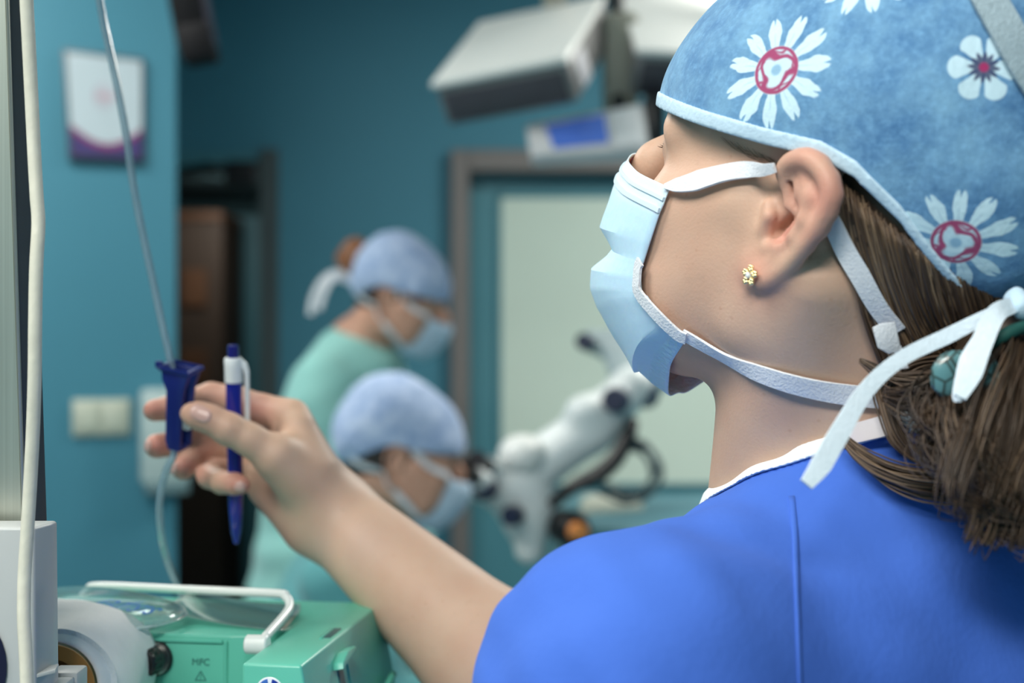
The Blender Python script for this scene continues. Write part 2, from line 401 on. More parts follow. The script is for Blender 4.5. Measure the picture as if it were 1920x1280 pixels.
# torso, left arm (it hangs below the frame) -----------------------
TF = nrm((-.72, .69, 0)); TLf = np.array([-.69, -.72, 0]); UP = np.array([0, 0, 1.])
SHL = np.array([.051, .545, 1.310])
ELL = np.array([.075, .52, 1.05]); WRL = np.array([.02, .56, .83])
nb = NB
TORSO = U(.05, rc(nb + (0, 0, -.10), nb + UP * -.28 + TF * .03, .08, .115), rc(nb + UP * -.10 + TLf * .07, nb + UP * -.3 + TLf * .07, .07, .085),
          rc(nb + UP * -.10 - TLf * .07, nb + UP * -.3 - TLf * .07, .07, .085), rc(nb + UP * -.3, nb + UP * -.55, .12, .13),
          rc(nb + UP * -.035, SHL, .036, .046), rc(nb + UP * -.035, SHR, .036, .046))
LARM = U(.015, rc(SHL, ELL, .044, .036), rc(ELL, WRL, .036, .022), rc(WRL, WRL + (-.01, .01, -.07), .03, .03))
hb = WRL + np.array([-.012, .012, -.08])
LFING = U(.002, *[chain([hb + TF * o, hb + TF * o * 1.1 + (0, .004, -l * .5), hb + TF * o * 1.05 + (.006, .016, -l)], [.0095, .0085, .0072], .003) for o, l in ((.03, .072), (.01, .08), (-.01, .075), (-.028, .058))],
          chain([WRL + TF * .02, WRL + TF * .048 + (0, 0, -.04), WRL + TF * .052 + (.0, .006, -.085)], [.015, .011, .008], .003))
NECK = U(.03, rc(hl((-2.6, 0, -3.0)), nb + (0, 0, .0), .050, .052), rc(hl((1.0, 0, -6.6)), nb + TF * .008 + UP * -.02, .036, .046),
         rc(hl((-1.8, 6.0, -2.5)), nb + TF * .075 + TLf * .015 + UP * -.03, .014, .012))
BODY = add_ear(U(.02, U(.018, HEAD0, NECK), TORSO))
BODY = U(.02, BODY, ARM, LARM); BODY = U(.016, BODY, HAND); BODY = U(.008, BODY, LFING)


RED = [(E(1520, 310), 1.3, .65), (E(1556, 370), 1.4, .8), (E(1430, 525), 1.4, .6), (E(1500, 380), 1.8, .5), (E(1470, 430), 1.0, .8), (E(1540, 440), 1.2, .6)]
redpts = [(hl(c), r * .01, a) for c, r, a in RED] + [(hl((6.0, 5.0, -3.0)), .05, .16), (hl((4.0, 4.6, -6.0)), .04, .2)] + \
    [(P(x, y, d), .016, a) for x, y, d, a in ((285, 769, .88, 1), (290, 838, .89, 1), (343, 880, .88, 1), (452, 909, .86, .8), (500, 960, .9, .9), (550, 1010, .89, .8), (470, 770, .89, .8), (390, 830, .9, .7), (400, 740, .9, .5), (372, 779, .84, .35), (520, 945, .895, .6))]
bluepts = [(P(620, 1020, .87), .016, .35), (P(680, 1020, .85), .02, .25), (P(1450, 650, .6), .03, .25)]
def skin_post(me, V):
    a = np.zeros(len(V)); b = np.zeros(len(V))
    for c, r, s in redpts: a = np.maximum(a, s * np.exp(-((V - c) ** 2).sum(1) / r ** 2))
    for c, r, s in bluepts: b = np.maximum(b, s * np.exp(-((V - c) ** 2).sum(1) / r ** 2))
    for nme, v in (('red', a), ('blue', b)):
        at = me.attributes.new(nme, 'FLOAT', 'POINT'); at.data.foreach_set('value', v.astype(np.float32))
def skin_mat(name, base, red, blue):
    m, nt, b = nodes(name); L = nt.links.new
    tc = nt.nodes.new('ShaderNodeTexCoord')
    def noise(sc, det=4):
        n = nt.nodes.new('ShaderNodeTexNoise'); n.inputs['Scale'].default_value = sc; n.inputs['Detail'].default_value = det; L(tc.outputs['Object'], n.inputs['Vector']); return n.outputs['Fac']
    def mix(f, c1, c2, ff=1.):
        x = nt.nodes.new('ShaderNodeMix'); x.data_type = 'RGBA'
        if f is None: x.inputs[0].default_value = ff
        else: L(f, x.inputs[0])
        for i, c in ((6, c1), (7, c2)):
            if isinstance(c, tuple): x.inputs[i].default_value = c
            else: L(c, x.inputs[i])
        return x.outputs[2]
    def ramp(v, lo, hi, a=0, z=1):
        r = nt.nodes.new('ShaderNodeMapRange'); L(v, r.inputs[0]); r.inputs[1].default_value = lo; r.inputs[2].default_value = hi; r.inputs[3].default_value = a; r.inputs[4].default_value = z; return r.outputs[0]
    c = mix(ramp(noise(35), .35, .75), base, tuple(x * f for x, f in zip(base[:3], (.93, .86, .84))) + (1,))
    c = mix(ramp(noise(160, 2), .62, .8, 0, .35), c, tuple(x * .8 for x in base[:3]) + (1,))
    fr = nt.nodes.new('ShaderNodeTexVoronoi'); fr.inputs['Scale'].default_value = 95; L(tc.outputs['Object'], fr.inputs['Vector'])
    c = mix(ramp(fr.outputs['Distance'], .04, .11, .28, 0), c, (.42, .2, .11, 1))
    ar = nt.nodes.new('ShaderNodeAttribute'); ar.attribute_name = 'red'; c = mix(ar.outputs['Fac'], c, red)
    ab = nt.nodes.new('ShaderNodeAttribute'); ab.attribute_name = 'blue'; c = mix(ab.outputs['Fac'], c, blue)
    L(c, b.inputs['Base Color']); b.inputs['Roughness'].default_value = .48; b.inputs['Specular IOR Level'].default_value = .35
    b.inputs['Subsurface Weight'].default_value = .2; b.inputs['Subsurface Radius'].default_value = (1, .4, .25); b.inputs['Subsurface Scale'].default_value = .004
    bp = nt.nodes.new('ShaderNodeBump'); bp.inputs['Strength'].default_value = .22; bp.inputs['Distance'].default_value = .0006
    L(noise(700, 3), bp.inputs['Height']); L(bp.outputs[0], b.inputs['Normal'])
    return m
SKIN = skin_mat('skin', (.64, .43, .315, 1), (.60, .25, .20, 1), (.46, .38, .35, 1))
woman = empty('person', 'person in royal blue scrubs, flowered cap and mask, reaching to pinch the drip clamp', 'person', (nb[0], nb[1], 0))
VOX = .0015
body = child(solid('body', BODY, (-.30, .43, .62), (.40, .98, 1.68), VOX, SKIN, None, post=skin_post), woman)
nailm = mat('fingernail', (.64, .40, .35, 1), rough=.3, var=.03, coat=.2)
nailtip = mat('fingernail_edge', (.85, .75, .68, 1), rough=.3, var=.03)
def patch(name, outline_px, off, m, parent, n=9, thick=.0004, node=None, center=None):
    """A thin plate lying on the body: outline given in the photo, carried onto the skin."""
    o = np.array(outline_px, float); c = o.mean(0); node = node or BODY
    ringsf = np.linspace(0, 1, n)[1:]; m_ = len(o)
    pts = np.vstack([c[None]] + [c + (o - c) * f for f in ringsf]); fr = np.concatenate([[0]] + [np.full(m_, f) for f in ringsf])
    W = march(node, pts[:, 0], pts[:, 1]); g = grad(node, W)
    top = W + g * (off * np.sqrt(np.clip(1.02 - fr ** 4, 0, 1)))[:, None]; bot = W - g * .0006
    F = [(0, 1 + j, 1 + (j + 1) % m_) for j in range(m_)]
    for i in range(n - 2):
        for j in range(m_):
            a = 1 + i * m_ + j; b2 = 1 + i * m_ + (j + 1) % m_; F.append((a, a + m_, b2 + m_, b2))
    N = len(pts); lo = [tuple(N + v for v in f)[::-1] for f in F]
    last = 1 + (n - 2) * m_
    side = [(last + j, N + last + j, N + last + (j + 1) % m_, last + (j + 1) % m_) for j in range(m_)]
    me = mesh_np(name, np.vstack([top, bot]), F + lo + side); bm = bmesh.new(); bm.from_mesh(me); bmesh.ops.recalc_face_normals(bm, faces=bm.faces); bm.to_mesh(me); bm.free()
    return child(put(name, me, m, parent), woman) if parent is None else put(name, me, m, parent)
def oval(cx, cy, rx, ry, ang, n=28, p=2.6):
    a = np.linspace(0, 2 * PI, n, endpoint=False); c, s = np.cos(a), np.sin(a)
    x = rx * np.sign(c) * np.abs(c) ** (2 / p); y = ry * np.sign(s) * np.abs(s) ** (2 / p); t = math.radians(ang)
    return np.stack([cx + x * math.cos(t) - y * math.sin(t), cy + x * math.sin(t) + y * math.cos(t)], 1)
for cx, cy, rx, ry, an in ((376, 775, 21, 15, 27), (450, 912, 10, 10, 10), (326, 878, 6, 12, 10), (277, 836, 6, 12, 5)):
    patch('fingernail', oval(cx, cy, rx, ry, an), .0006, nailm, body)
# ------------------------------------------------------------------ clothes
def sel(f): return HALF(f)
# surgical cap: a loose volume round the skull, kept above a rim line that runs brow - over the ear - nape
rim_f = np.array([-13., -10, -8, -5.5, -3.6, -2.0, .6, 4.0, 7.5, 10.5]); rim_u = np.array([-4.6, -3.6, -2.1, .9, 2.4, 3.0, 3.2, 3.6, 4.1, 4.4])
def cap_local(seed=1, am=.05):
    v = U(3.0, el((-1.25, 0, 4.6), (9.6, 7.75, 8.6)), el((2.2, 0, 4.0), (6.35, 6.6, 5.0)), el((-4.6, 0, 5.6), (7.0, 7.6, 7.8)), el((-7.6, 0, 2.2), (4.2, 6.0, 5.2)))
    w1 = wob(am, .75, seed); w2 = wob(am * .5, 1.7, seed + 9)
    return FN(lambda p, d: d + w1(p) + w2(p), v)
CAPV = cap_local()
rimh = lambda q: np.interp(q[:, 0], rim_f, rim_u)
CAPN = XF(HT, HR, HS, MIR(MAXN(CAPV, HALF(lambda q: (rimh(q) - q[:, 2]) * .85))))
BANDV = FN(lambda p, d: np.maximum(d - .12, -(d + .35)), CAPV)
BANDN = XF(HT, HR, HS, MIR(MAXN(BANDV, HALF(lambda q: (np.abs(q[:, 2] - rimh(q) - .12) - .34) * .85))))
CAPW = XF(HT, HR, HS, MIR(CAPV))

class NX:                                            # arithmetic on shader sockets
    def __init__(s, nt, v): s.nt, s.v = nt, v
    def op(s, o, *a, clamp=False):
        n = s.nt.nodes.new('ShaderNodeMath'); n.operation = o; n.use_clamp = clamp
        for i, x in enumerate((s,) + a):
            if isinstance(x, NX): s.nt.links.new(x.v, n.inputs[i])
            else: n.inputs[i].default_value = x
        return NX(s.nt, n.outputs[0])
    def __add__(s, o): return s.op('ADD', o)
    def __sub__(s, o): return s.op('SUBTRACT', o)
    def __mul__(s, o): return s.op('MULTIPLY', o)
    def abs(s): return s.op('ABSOLUTE')
    def cos(s): return s.op('COSINE')
    def sin(s): return s.op('SINE')
    def below(s, e, soft): n = s.nt.nodes.new('ShaderNodeMapRange'); return s._mr(n, e, soft)
    def _mr(s, n, e, soft):
        n.interpolation_type = 'SMOOTHSTEP'
        s.nt.links.new((s - e).v, n.inputs[0]); n.inputs[1].default_value = -soft; n.inputs[2].default_value = soft; n.inputs[3].default_value = 1; n.inputs[4].default_value = 0
        return NX(s.nt, n.outputs[0])
def cap_mat(name, flowers, base1, base2, petal, core):
    m, nt, b = nodes(name); L = nt.links.new
    tc = nt.nodes.new('ShaderNodeTexCoord'); obj = tc.outputs['Object']
    def noise(sc, det=5, rough=.6, st=None):
        src = obj
        if st:
            mp = nt.nodes.new('ShaderNodeMapping'); mp.inputs['Scale'].default_value = st; L(obj, mp.inputs[0]); src = mp.outputs[0]
        n = nt.nodes.new('ShaderNodeTexNoise'); n.inputs['Scale'].default_value = sc; n.inputs['Detail'].default_value = det; n.inputs['Roughness'].default_value = rough; L(src, n.inputs['Vector']); return n.outputs['Fac']
    def mix(f, c1, c2):
        x = nt.nodes.new('ShaderNodeMix'); x.data_type = 'RGBA'; L(f, x.inputs[0])
        for i, c in ((6, c1), (7, c2)):
            if isinstance(c, tuple): x.inputs[i].default_value = c
            else: L(c, x.inputs[i])
        return x.outputs[2]
    r = nt.nodes.new('ShaderNodeMapRange'); L(noise(45), r.inputs[0]); r.inputs[1].default_value = .33; r.inputs[2].default_value = .70
    c = mix(r.outputs[0], base1, base2)
    r2 = nt.nodes.new('ShaderNodeMapRange'); L(noise(330, 3), r2.inputs[0]); r2.inputs[1].default_value = .45; r2.inputs[2].default_value = .8; r2.inputs[4].default_value = .35
    c = mix(r2.outputs[0], c, tuple(min(1, x * 1.5) for x in base2[:3]) + (1,))
    wn = nt.nodes.new('ShaderNodeTexNoise'); wn.inputs['Scale'].default_value = 160; L(obj, wn.inputs['Vector'])
    wv = NX(nt, wn.outputs['Fac']) - .5
    for (o, ax, ay, R, npet, kind, ph) in flowers:
        sub = nt.nodes.new('ShaderNodeVectorMath'); sub.operation = 'SUBTRACT'; L(obj, sub.inputs[0]); sub.inputs[1].default_value = tuple(o)
        def dot(a):
            d = nt.nodes.new('ShaderNodeVectorMath'); d.operation = 'DOT_PRODUCT'; L(sub.outputs[0], d.inputs[0]); d.inputs[1].default_value = tuple(np.asarray(a) / R); return NX(nt, d.outputs['Value'])
        ln = nt.nodes.new('ShaderNodeVectorMath'); ln.operation = 'LENGTH'; L(sub.outputs[0], ln.inputs[0])
        near = NX(nt, ln.outputs['Value']).below(R * 1.5, .0005)
        x, y = dot(ax), dot(ay)
        rr = (x * x + y * y).op('SQRT'); th = y.op('ARCTAN2', x) + (wv * .13)
        c1 = (th * (npet / 2) + ph).cos().abs(); 
        if kind == 'daisy':
            s_ = (th * (npet / 2) + ph).sin().abs()
            edge = (s_ * s_ * s_) * -.42 + 1.0 - s_.below(.10, .10) * .13 + (th * 2. + 1.).sin() * .04
            pet = (rr - edge).below(0, .025) * (s_ - rr * .28).below(.68, .05) * (rr.below(.40, .02) * -1 + 1)
            slit = s_.below(.05, .035) * (rr.below(.66, .08)) * .6
            pet = (pet - slit).op('MAXIMUM', 0.)
            disc = rr.below(.43, .02)
            ang = th * 3.0 + rr * 9.0
            ring = (ang.cos() * .07 + rr - .3 + wv * .12).abs().below(.055, .03)
            ring2 = (rr - .395 + wv * .05).abs().below(.035, .02); ring3 = ((th * 5.0 - rr * 14.).sin() * .05 + rr - .36).abs().below(.022, .02)
            red = ring.op('MAXIMUM', ring2).op('MAXIMUM', ring3) * disc * near; eye = rr.below(.1, .03)
            c = mix((pet * near * .92).v, c, petal); c = mix((disc * near * .85).v, c, petal); c = mix((eye * near * .8).v, c, base2); c = mix((red * .95).v, c, core)
        else:
            edge = c1.op('POWER', .45) * .45 + .5
            pet = (rr - edge).below(0, .03) * (c1.below(.33, .08) * -1 + 1)
            ray = (th * 12.0).sin() * .07 + rr
            dark = ray.below(.36, .06)
            c = mix((pet * near * .85).v, c, petal); c = mix((dark * near * .9).v, c, (.035, .04, .12, 1)); c = mix((rr.below(.13, .05) * near).v, c, core)
    L(c, b.inputs['Base Color']); b.inputs['Roughness'].default_value = .85; b.inputs['Specular IOR Level'].default_value = .2; b.inputs['Sheen Weight'].default_value = .15
    bp = nt.nodes.new('ShaderNodeBump'); bp.inputs['Strength'].default_value = .75; bp.inputs['Distance'].default_value = .003
    h = NX(nt, noise(38, 7, .62, (1, 1, .55))) + NX(nt, noise(420, 2)) * .08
    L(h.v, bp.inputs['Height']); L(bp.outputs[0], b.inputs['Normal'])
    return m
def flower_at(px, py, R, npet, kind, ph, node):
    W = march(node, [px], [py])[0]; g = grad(node, W[None], .002)[0]
    ax = np.array([1., 0, 0]); ax = nrm(ax - g * (ax @ g)); ay = np.cross(g, ax); ay = ay if ay[2] > 0 else -ay
    return (W, ax, ay, R, npet, kind, ph)
fl = [flower_at(1455, 131, .0238, 11, 'daisy', .9, CAPW), flower_at(1845, 126, .0140, 6, 'star', .2, CAPW), flower_at(1792, 455, .0225, 11, 'daisy', .3, CAPW),
      flower_at(1640, -60, .022, 11, 'daisy', .5, CAPW), flower_at(2010, 330, .02, 6, 'star', .5, CAPW)]
CAPM = cap_mat('cap_cloth', fl, (.075, .20, .40, 1), (.20, .40, .60, 1), (.66, .86, .95, 1), (.36, .03, .13, 1))
WHITECLOTH = mat('white_nonwoven', (.80, .86, .90, 1), rough=.85, var=.02, bump=.3, bscale=900, spec=.2)
BANDM = mat('cap_band_cloth', (.56, .73, .86, 1), rough=.85, var=.06, vscale=160, bump=.4, bscale=500, spec=.2)
capo = child(solid('surgical_cap', CAPN, HT - .19, HT + .21, .0016, CAPM), woman); capo['label'] = 'blue cap printed with white and crimson flowers'
child(solid('cap_band', BANDN, HT - .19, HT + .21, .0011, BANDM), woman)

qx = catmull(np.array([(1815, -70), (1850, 0), (1884, 60), (1925, 135), (1990, 230)], float), 8); Wb = march(CAPW, qx[:, 0], qx[:, 1]); gb = grad(CAPW, Wb, .002)
cb_ = child(ribbon('crown_strip', Wb + gb * .0022, gb, .013, mat('net_strip', (.34, .44, .50, 1), rough=.9, var=.1, vscale=500, bump=.8, bscale=900), None, .0008), woman); cb_['label'] = 'pale net strip over the crown of the cap'
# scrub top --------------------------------------------------------
BLUE = None
def scrub_mat():
    m, nt, b = nodes('scrub_cloth'); L = nt.links.new
    tc = nt.nodes.new('ShaderNodeTexCoord')
    n = nt.nodes.new('ShaderNodeTexNoise'); n.inputs['Scale'].default_value = 18; n.inputs['Detail'].default_value = 6; L(tc.outputs['Object'], n.inputs['Vector'])
    mx = nt.nodes.new('ShaderNodeMix'); mx.data_type = 'RGBA'; mx.inputs[6].default_value = (.048, .130, .53, 1); mx.inputs[7].default_value = (.072, .175, .64, 1)
    L(n.outputs['Fac'], mx.inputs[0]); L(mx.outputs[2], b.inputs['Base Color'])
    b.inputs['Roughness'].default_value = .85; b.inputs['Specular IOR Level'].default_value = .12; b.inputs['Sheen Weight'].default_value = .06; b.inputs['Sheen Tint'].default_value = (.5, .65, 1, 1)
    n2 = nt.nodes.new('ShaderNodeTexVoronoi'); n2.inputs['Scale'].default_value = 330; L(tc.outputs['Object'], n2.inputs['Vector'])
    n3 = nt.nodes.new('ShaderNodeTexNoise'); n3.inputs['Scale'].default_value = 30; n3.inputs['Detail'].default_value = 5; L(tc.outputs['Object'], n3.inputs['Vector'])
    h = NX(nt, n2.outputs['Distance']) * .25 + NX(nt, n3.outputs['Fac']) * 2.2
    bp = nt.nodes.new('ShaderNodeBump'); bp.inputs['Strength'].default_value = .35; bp.inputs['Distance'].default_value = .0012
    L(h.v, bp.inputs['Height']); L(bp.outputs[0], b.inputs['Normal']); return m
BLUE = scrub_mat()
g_ = .009
SC = U(.05, rc(nb + UP * -.085, nb + UP * -.3 + TF * .03, .083 + g_, .125), rc(nb + UP * -.085 + TLf * .07, nb + UP * -.3 + TLf * .07, .07 + g_, .105),
       rc(nb + UP * -.085 - TLf * .07, nb + UP * -.3 - TLf * .07, .07 + g_, .105), rc(nb + UP * -.3, nb + UP * -.62, .145, .16),
       rc(nb + UP * -.022, SHL + UP * .002, .036 + g_, .050 + g_), rc(nb + UP * -.022, SHR, .036 + g_, .048 + g_),
       rc(nb + UP * -.025, nb + UP * -.08, .066, .085), rc(nb + UP * .035 + TF * -.022, nb + UP * -.05 + TF * -.004, .055, .064))
SLV = ELL + (SHL - ELL) * .12
SLR = EL + (SHR - EL) * .45
SC = U(.03, SC, rc(SHL, SLV, .050 + g_, .066), rc(SHR, SLR, .048 + g_, .06))
w1, w2, w3 = wob(.0024, 55, 5), wob(.0009, 140, 6), wob(.0010, 75, 12)
seamA, seamB = P(1492, 935, .56), P(1500, 1290, .50)
def scloth(p, d):
    q = d + w1(p * np.array([1, 1, .6])) + w2(p) + w3(np.stack([p[:, 0] * 2.2 + p[:, 2] * 1.6, p[:, 1], p[:, 2] * .5 - p[:, 0] * .5], 1))
    return q
SC = FN(scloth, SC)
# neckline: a tilted plane through three points of the white edge
A0, A1 = P(1345, 948, .70), P(1600, 828, .605)
NLN = nrm((-.2, .31, 1.))
def nl(p):
    s = (p - A0) @ NLN; return s
SCRUB = MAXN(SC, HALF(nl))
HEM = HALF(lambda p: .80 - p[:, 2])
scrub = child(solid('scrub_top', MAXN(SCRUB, HEM), (-.14, .30, .76), (.50, 1.08, 1.46), .0027, BLUE), woman)
scrub['label'] = 'royal blue short-sleeved scrub top'
TRIMN = MAXN(FN(lambda p, d: np.maximum(d - .0016, -(d + .004)), SC), HALF(lambda p: np.abs(nl(p) - .0005) - .0036), HALF(lambda p: 1.30 - p[:, 2]))
child(solid('neck_trim', TRIMN, (.0, .45, 1.26), (.36, .92, 1.46), .0011, mat('trim_cloth', (.78, .84, .88, 1), rough=.8, var=.04, vscale=300, spec=.2)), woman)
def seam_line():
    ys = np.linspace(930, 1300, 30); xs = np.interp(ys, [930, 1000, 1150, 1300], [1484, 1491, 1496, 1501])
    W = march(SC, xs, ys); g = grad(SC, W, .003)
    V, F = ribbon_vf(W - g * .0001, g, .0026, .0004); return mesh_np('shoulder_seam', V, F)
put('shoulder_seam', seam_line(), BLUE, scrub)
# trousers and clogs, below the frame
hip = nb + UP * -.62
LG = []
for s in (1, -1):
    h0 = hip + TLf * .085 * s; LG += [rc(h0, np.array([*(h0 + TF * .02)[:2], .50]), .105, .075), rc(np.array([*(h0 + TF * .02)[:2], .50]), np.array([*(h0)[:2], .10]), .075, .062)]
child(solid('scrub_trousers', FN(lambda p, d: d + wob(.003, 45, 8)(p), U(.03, rc(hip + UP * .1, hip, .13, .15), *LG)), (-.15, .35, .0), (.55, 1.05, 1.0), .005, BLUE), woman)
clogm = mat('clog_rubber', (.75, .78, .78, 1), rough=.5)
for s in (1, -1):
    h0 = hip + TLf * .085 * s; c0 = np.array([h0[0], h0[1], .045])
    child(solid('clog', MAXN(U(.03, rc(c0 + TF * -.04, c0 + TF * .11, .045, .042), rc(c0 - TF * .03 + UP * .02, c0 + UP * .05, .045, .05)), HALF(lambda p: .0 - p[:, 2])), c0 - .25, c0 + .25, .005, clogm), woman)

# face mask: pleated cloth, rows from the nose edge down to the chin edge
ALLFACE = U(.012, HEAD0, NECK)
rows = [  # near edge (photo), front outline (photo)
    ((1256, 352), (1178, 297)), ((1247, 374), (1166, 316)), ((1244, 383), (1160, 327)), ((1237, 398), (1155, 338)), ((1219, 452), (1127, 425)),
    ((1207, 490), (1150, 465)), ((1203, 500), (1140, 478)), ((1201, 522), (1109, 505)), ((1203, 548), (1109, 541)), ((1213, 555), (1120, 575)), ((1238, 590), (1163, 650)), ((1246, 600), (1188, 696)),
    ((1250, 606), (1197, 694)), ((1272, 622), (1222, 716)), ((1290, 631), (1254, 738))]
def mask_grid():
    G = []
    for i, (N_, O_) in enumerate(rows):
        Nw = march(ALLFACE, [N_[0]], [N_[1]], off=.0025)[0]; Nl = toL(Nw)[0]
        lo = 1.9 if i < 4 else 2.3 if i < 13 else 1.3
        Ol = lray([O_[0]], [O_[1]], (0, lo, 0), np.array([0, 1., 0]))[0]
        if i < 4: fr = Ol + (.55, -lo, .25)
        elif i < 13: fr = Ol + (.75, -lo, .05)
        else: fr = Ol + (.15, -lo, -.1)
        mid = .5 * Nl + .5 * Ol + np.array([.42, .35, 0]) * (1 if i < 13 else .6)
        m_ = lambda q: q * np.array([1, -1, 1])
        G.append(catmull([Nl, mid, Ol, fr, m_(Ol), m_(mid), m_(Nl)], 6))
    return np.array(G)
MG = mask_grid(); nr, nc = MG.shape[:2]
def dens(G, k):                                       # straight between rows, a little crimped
    out = []
    for i in range(len(G) - 1):
        for t in np.linspace(0, 1, k, endpoint=False): out.append(G[i] * (1 - t) + G[i + 1] * t)
    return np.array(out + [G[-1]])
def sheet(name, G, th, m, parent, sharp=.6):
    a, b = G.shape[:2]; V = G.reshape(-1, 3); F = [(i * b + j, i * b + j + 1, (i + 1) * b + j + 1, (i + 1) * b + j) for i in range(a - 1) for j in range(b - 1)]
    me = mesh_np(name, V, F); o = put(name, me, m, parent)
    md = o.modifiers.new('thickness', 'SOLIDIFY'); md.thickness = th; md.offset = 0
    me.set_sharp_from_angle(angle=sharp); return o
def mask_mat(name):
    m, nt, b = nodes(name); L = nt.links.new; tc = nt.nodes.new('ShaderNodeTexCoord')
    n = nt.nodes.new('ShaderNodeTexNoise'); n.inputs['Scale'].default_value = 260; n.inputs['Detail'].default_value = 4; L(tc.outputs['Object'], n.inputs['Vector'])
    at = nt.nodes.new('ShaderNodeAttribute'); at.attribute_name = 'band'
    mx = nt.nodes.new('ShaderNodeMix'); mx.data_type = 'RGBA'; mx.inputs[6].default_value = (.50, .72, .90, 1); mx.inputs[7].default_value = (.57, .78, .93, 1); L(n.outputs['Fac'], mx.inputs[0])
    mw = nt.nodes.new('ShaderNodeMix'); mw.data_type = 'RGBA'; L(at.outputs['Fac'], mw.inputs[0]); L(mx.outputs[2], mw.inputs[6]); mw.inputs[7].default_value = (.76, .86, .93, 1)
    L(mw.outputs[2], b.inputs['Base Color']); b.inputs['Roughness'].default_value = .8; b.inputs['Specular IOR Level'].default_value = .2
    b.inputs['Subsurface Weight'].default_value = .25; b.inputs['Subsurface Scale'].default_value = .004
    v = nt.nodes.new('ShaderNodeTexVoronoi'); v.inputs['Scale'].default_value = 420; L(tc.outputs['Object'], v.inputs['Vector'])
    ae = nt.nodes.new('ShaderNodeAttribute'); ae.attribute_name = 'emboss'
    h = NX(nt, v.outputs['Distance']) * NX(nt, ae.outputs['Fac']) * 1.2 + NX(nt, n.outputs['Fac']) * .25
    bp = nt.nodes.new('ShaderNodeBump'); bp.inputs['Strength'].default_value = .45; bp.inputs['Distance'].default_value = .0012; L(h.v, bp.inputs['Height']); L(bp.outputs[0], b.inputs['Normal'])
    return m
K = 5
GD = dens(MG, K); cr = wob(.05, 2.2, 11)
GD = GD + (np.array([1., .0, 0])[None, None] * cr(GD.reshape(-1, 3)).reshape(GD.shape[:2])[..., None]) * np.sin(np.linspace(0, PI, nc))[None, :, None]
mask = child(sheet('face_mask', toW(GD.reshape(-1, 3)).reshape(GD.shape), .0007, mask_mat('mask_cloth'), None, .35), woman)
rowi = np.repeat(np.arange(GD.shape[0]) / K, nc)
bandv = np.clip(1.2 - np.abs(rowi - 1.5) / 1.6, 0, 1) * .9 * (rowi < 3.6); bandv[rowi < 3.2] = .75
emb = (rowi > 12.9).astype(float)
for nme, v in (('band', bandv), ('emboss', emb)):
    a_ = mask.data.attributes.new(nme, 'FLOAT', 'POINT'); a_.data.foreach_set('value', v.astype(np.float32))
STRAP = mat('strap_cloth', (.74, .77, .82, 1), rough=.85, var=.04, vscale=400, bump=.5, bscale=900, spec=.2)
def lift(pts_px, node, off, extra=None):
    pts = np.asarray(pts_px, float); q = catmull(pts, 6); W = march(node, q[:, 0], q[:, 1]); g = grad(node, W, .002)
    return W + g * off, g
# white binding down the near edge, then the straps
eb = np.array([toW(MG[i, 0][None])[0] for i in range(5, nr)]); eb = catmull(eb[[0, 1, 2, 3, 5, 8, 9]], 5); g = grad(ALLFACE, eb, .002)
child(ribbon('mask_binding', eb + g * .0018, g, .0058, STRAP), woman)
LINEM = mat('mask_line_cloth', (.66, .82, .93, 1), rough=.85, var=.02, spec=.2)
for r0, wd in ((1.0, .0016), (2.9, .0022)):          # the pressed lines of the nose wire band
    q = toW(GD[int(r0 * K)]); gq = np.cross(np.gradient(q, axis=0), toW(GD[int(r0 * K) + 2]) - q); gq /= np.linalg.norm(gq, axis=1)[:, None] + 1e-9
    if gq[len(gq) // 2] @ (q[len(q) // 2] - HT) < 0: gq = -gq
    rb_ = ribbon('pressed_line', q + gq * .0007, gq, wd, LINEM, mask, .0005); rb_.matrix_parent_inverse = mask.matrix_parent_inverse.copy(); rb_.matrix_parent_inverse = mask.matrix_world.inverted()
NOEAR = U(.008, ALLFACE, rc(hl((-.2, 6.5, 1.5)), hl((-.4, 6.5, -.5)), .005, .005))
W, g = lift([(1257, 356), (1300, 350), (1350, 337), (1410, 322), (1478, 305)], ALLFACE, .004)
W[-6:] += g[-6:] * np.linspace(.001, .007, 6)[:, None]
child(ribbon('mask_strap', W, g, np.interp(np.linspace(0, 1, len(W)), [0, .12, .35, .7, 1], [.002, .0062, .0098, .0075, .004]), STRAP), woman)
W, g = lift([(1284, 622), (1340, 652), (1430, 697), (1540, 728), (1650, 742), (1760, 738)], ALLFACE, .0022)
child(ribbon('mask_strap', W, g, np.interp(np.linspace(0, 1, len(W)), [0, .15, .5, 1], [.0055, .0062, .0088, .0095]), STRAP), woman)
HB = XF(HT, HR, HS, MIR(U(1.5, el((-4.2, 0, 2.2), (6.6, 6.95, 7.2)), el((-6.2, 0, -1.0), (3.6, 4.4, 4.6)))))
BACK = U(.01, ALLFACE, HB)
W, g = lift([(1548, 380), (1572, 420), (1605, 500), (1640, 560), (1682, 612)], BACK, .004)
child(ribbon('mask_strap', W, g, np.interp(np.linspace(0, 1, len(W)), [0, .5, 1], [.0085, .0082, .0075]), STRAP), woman)

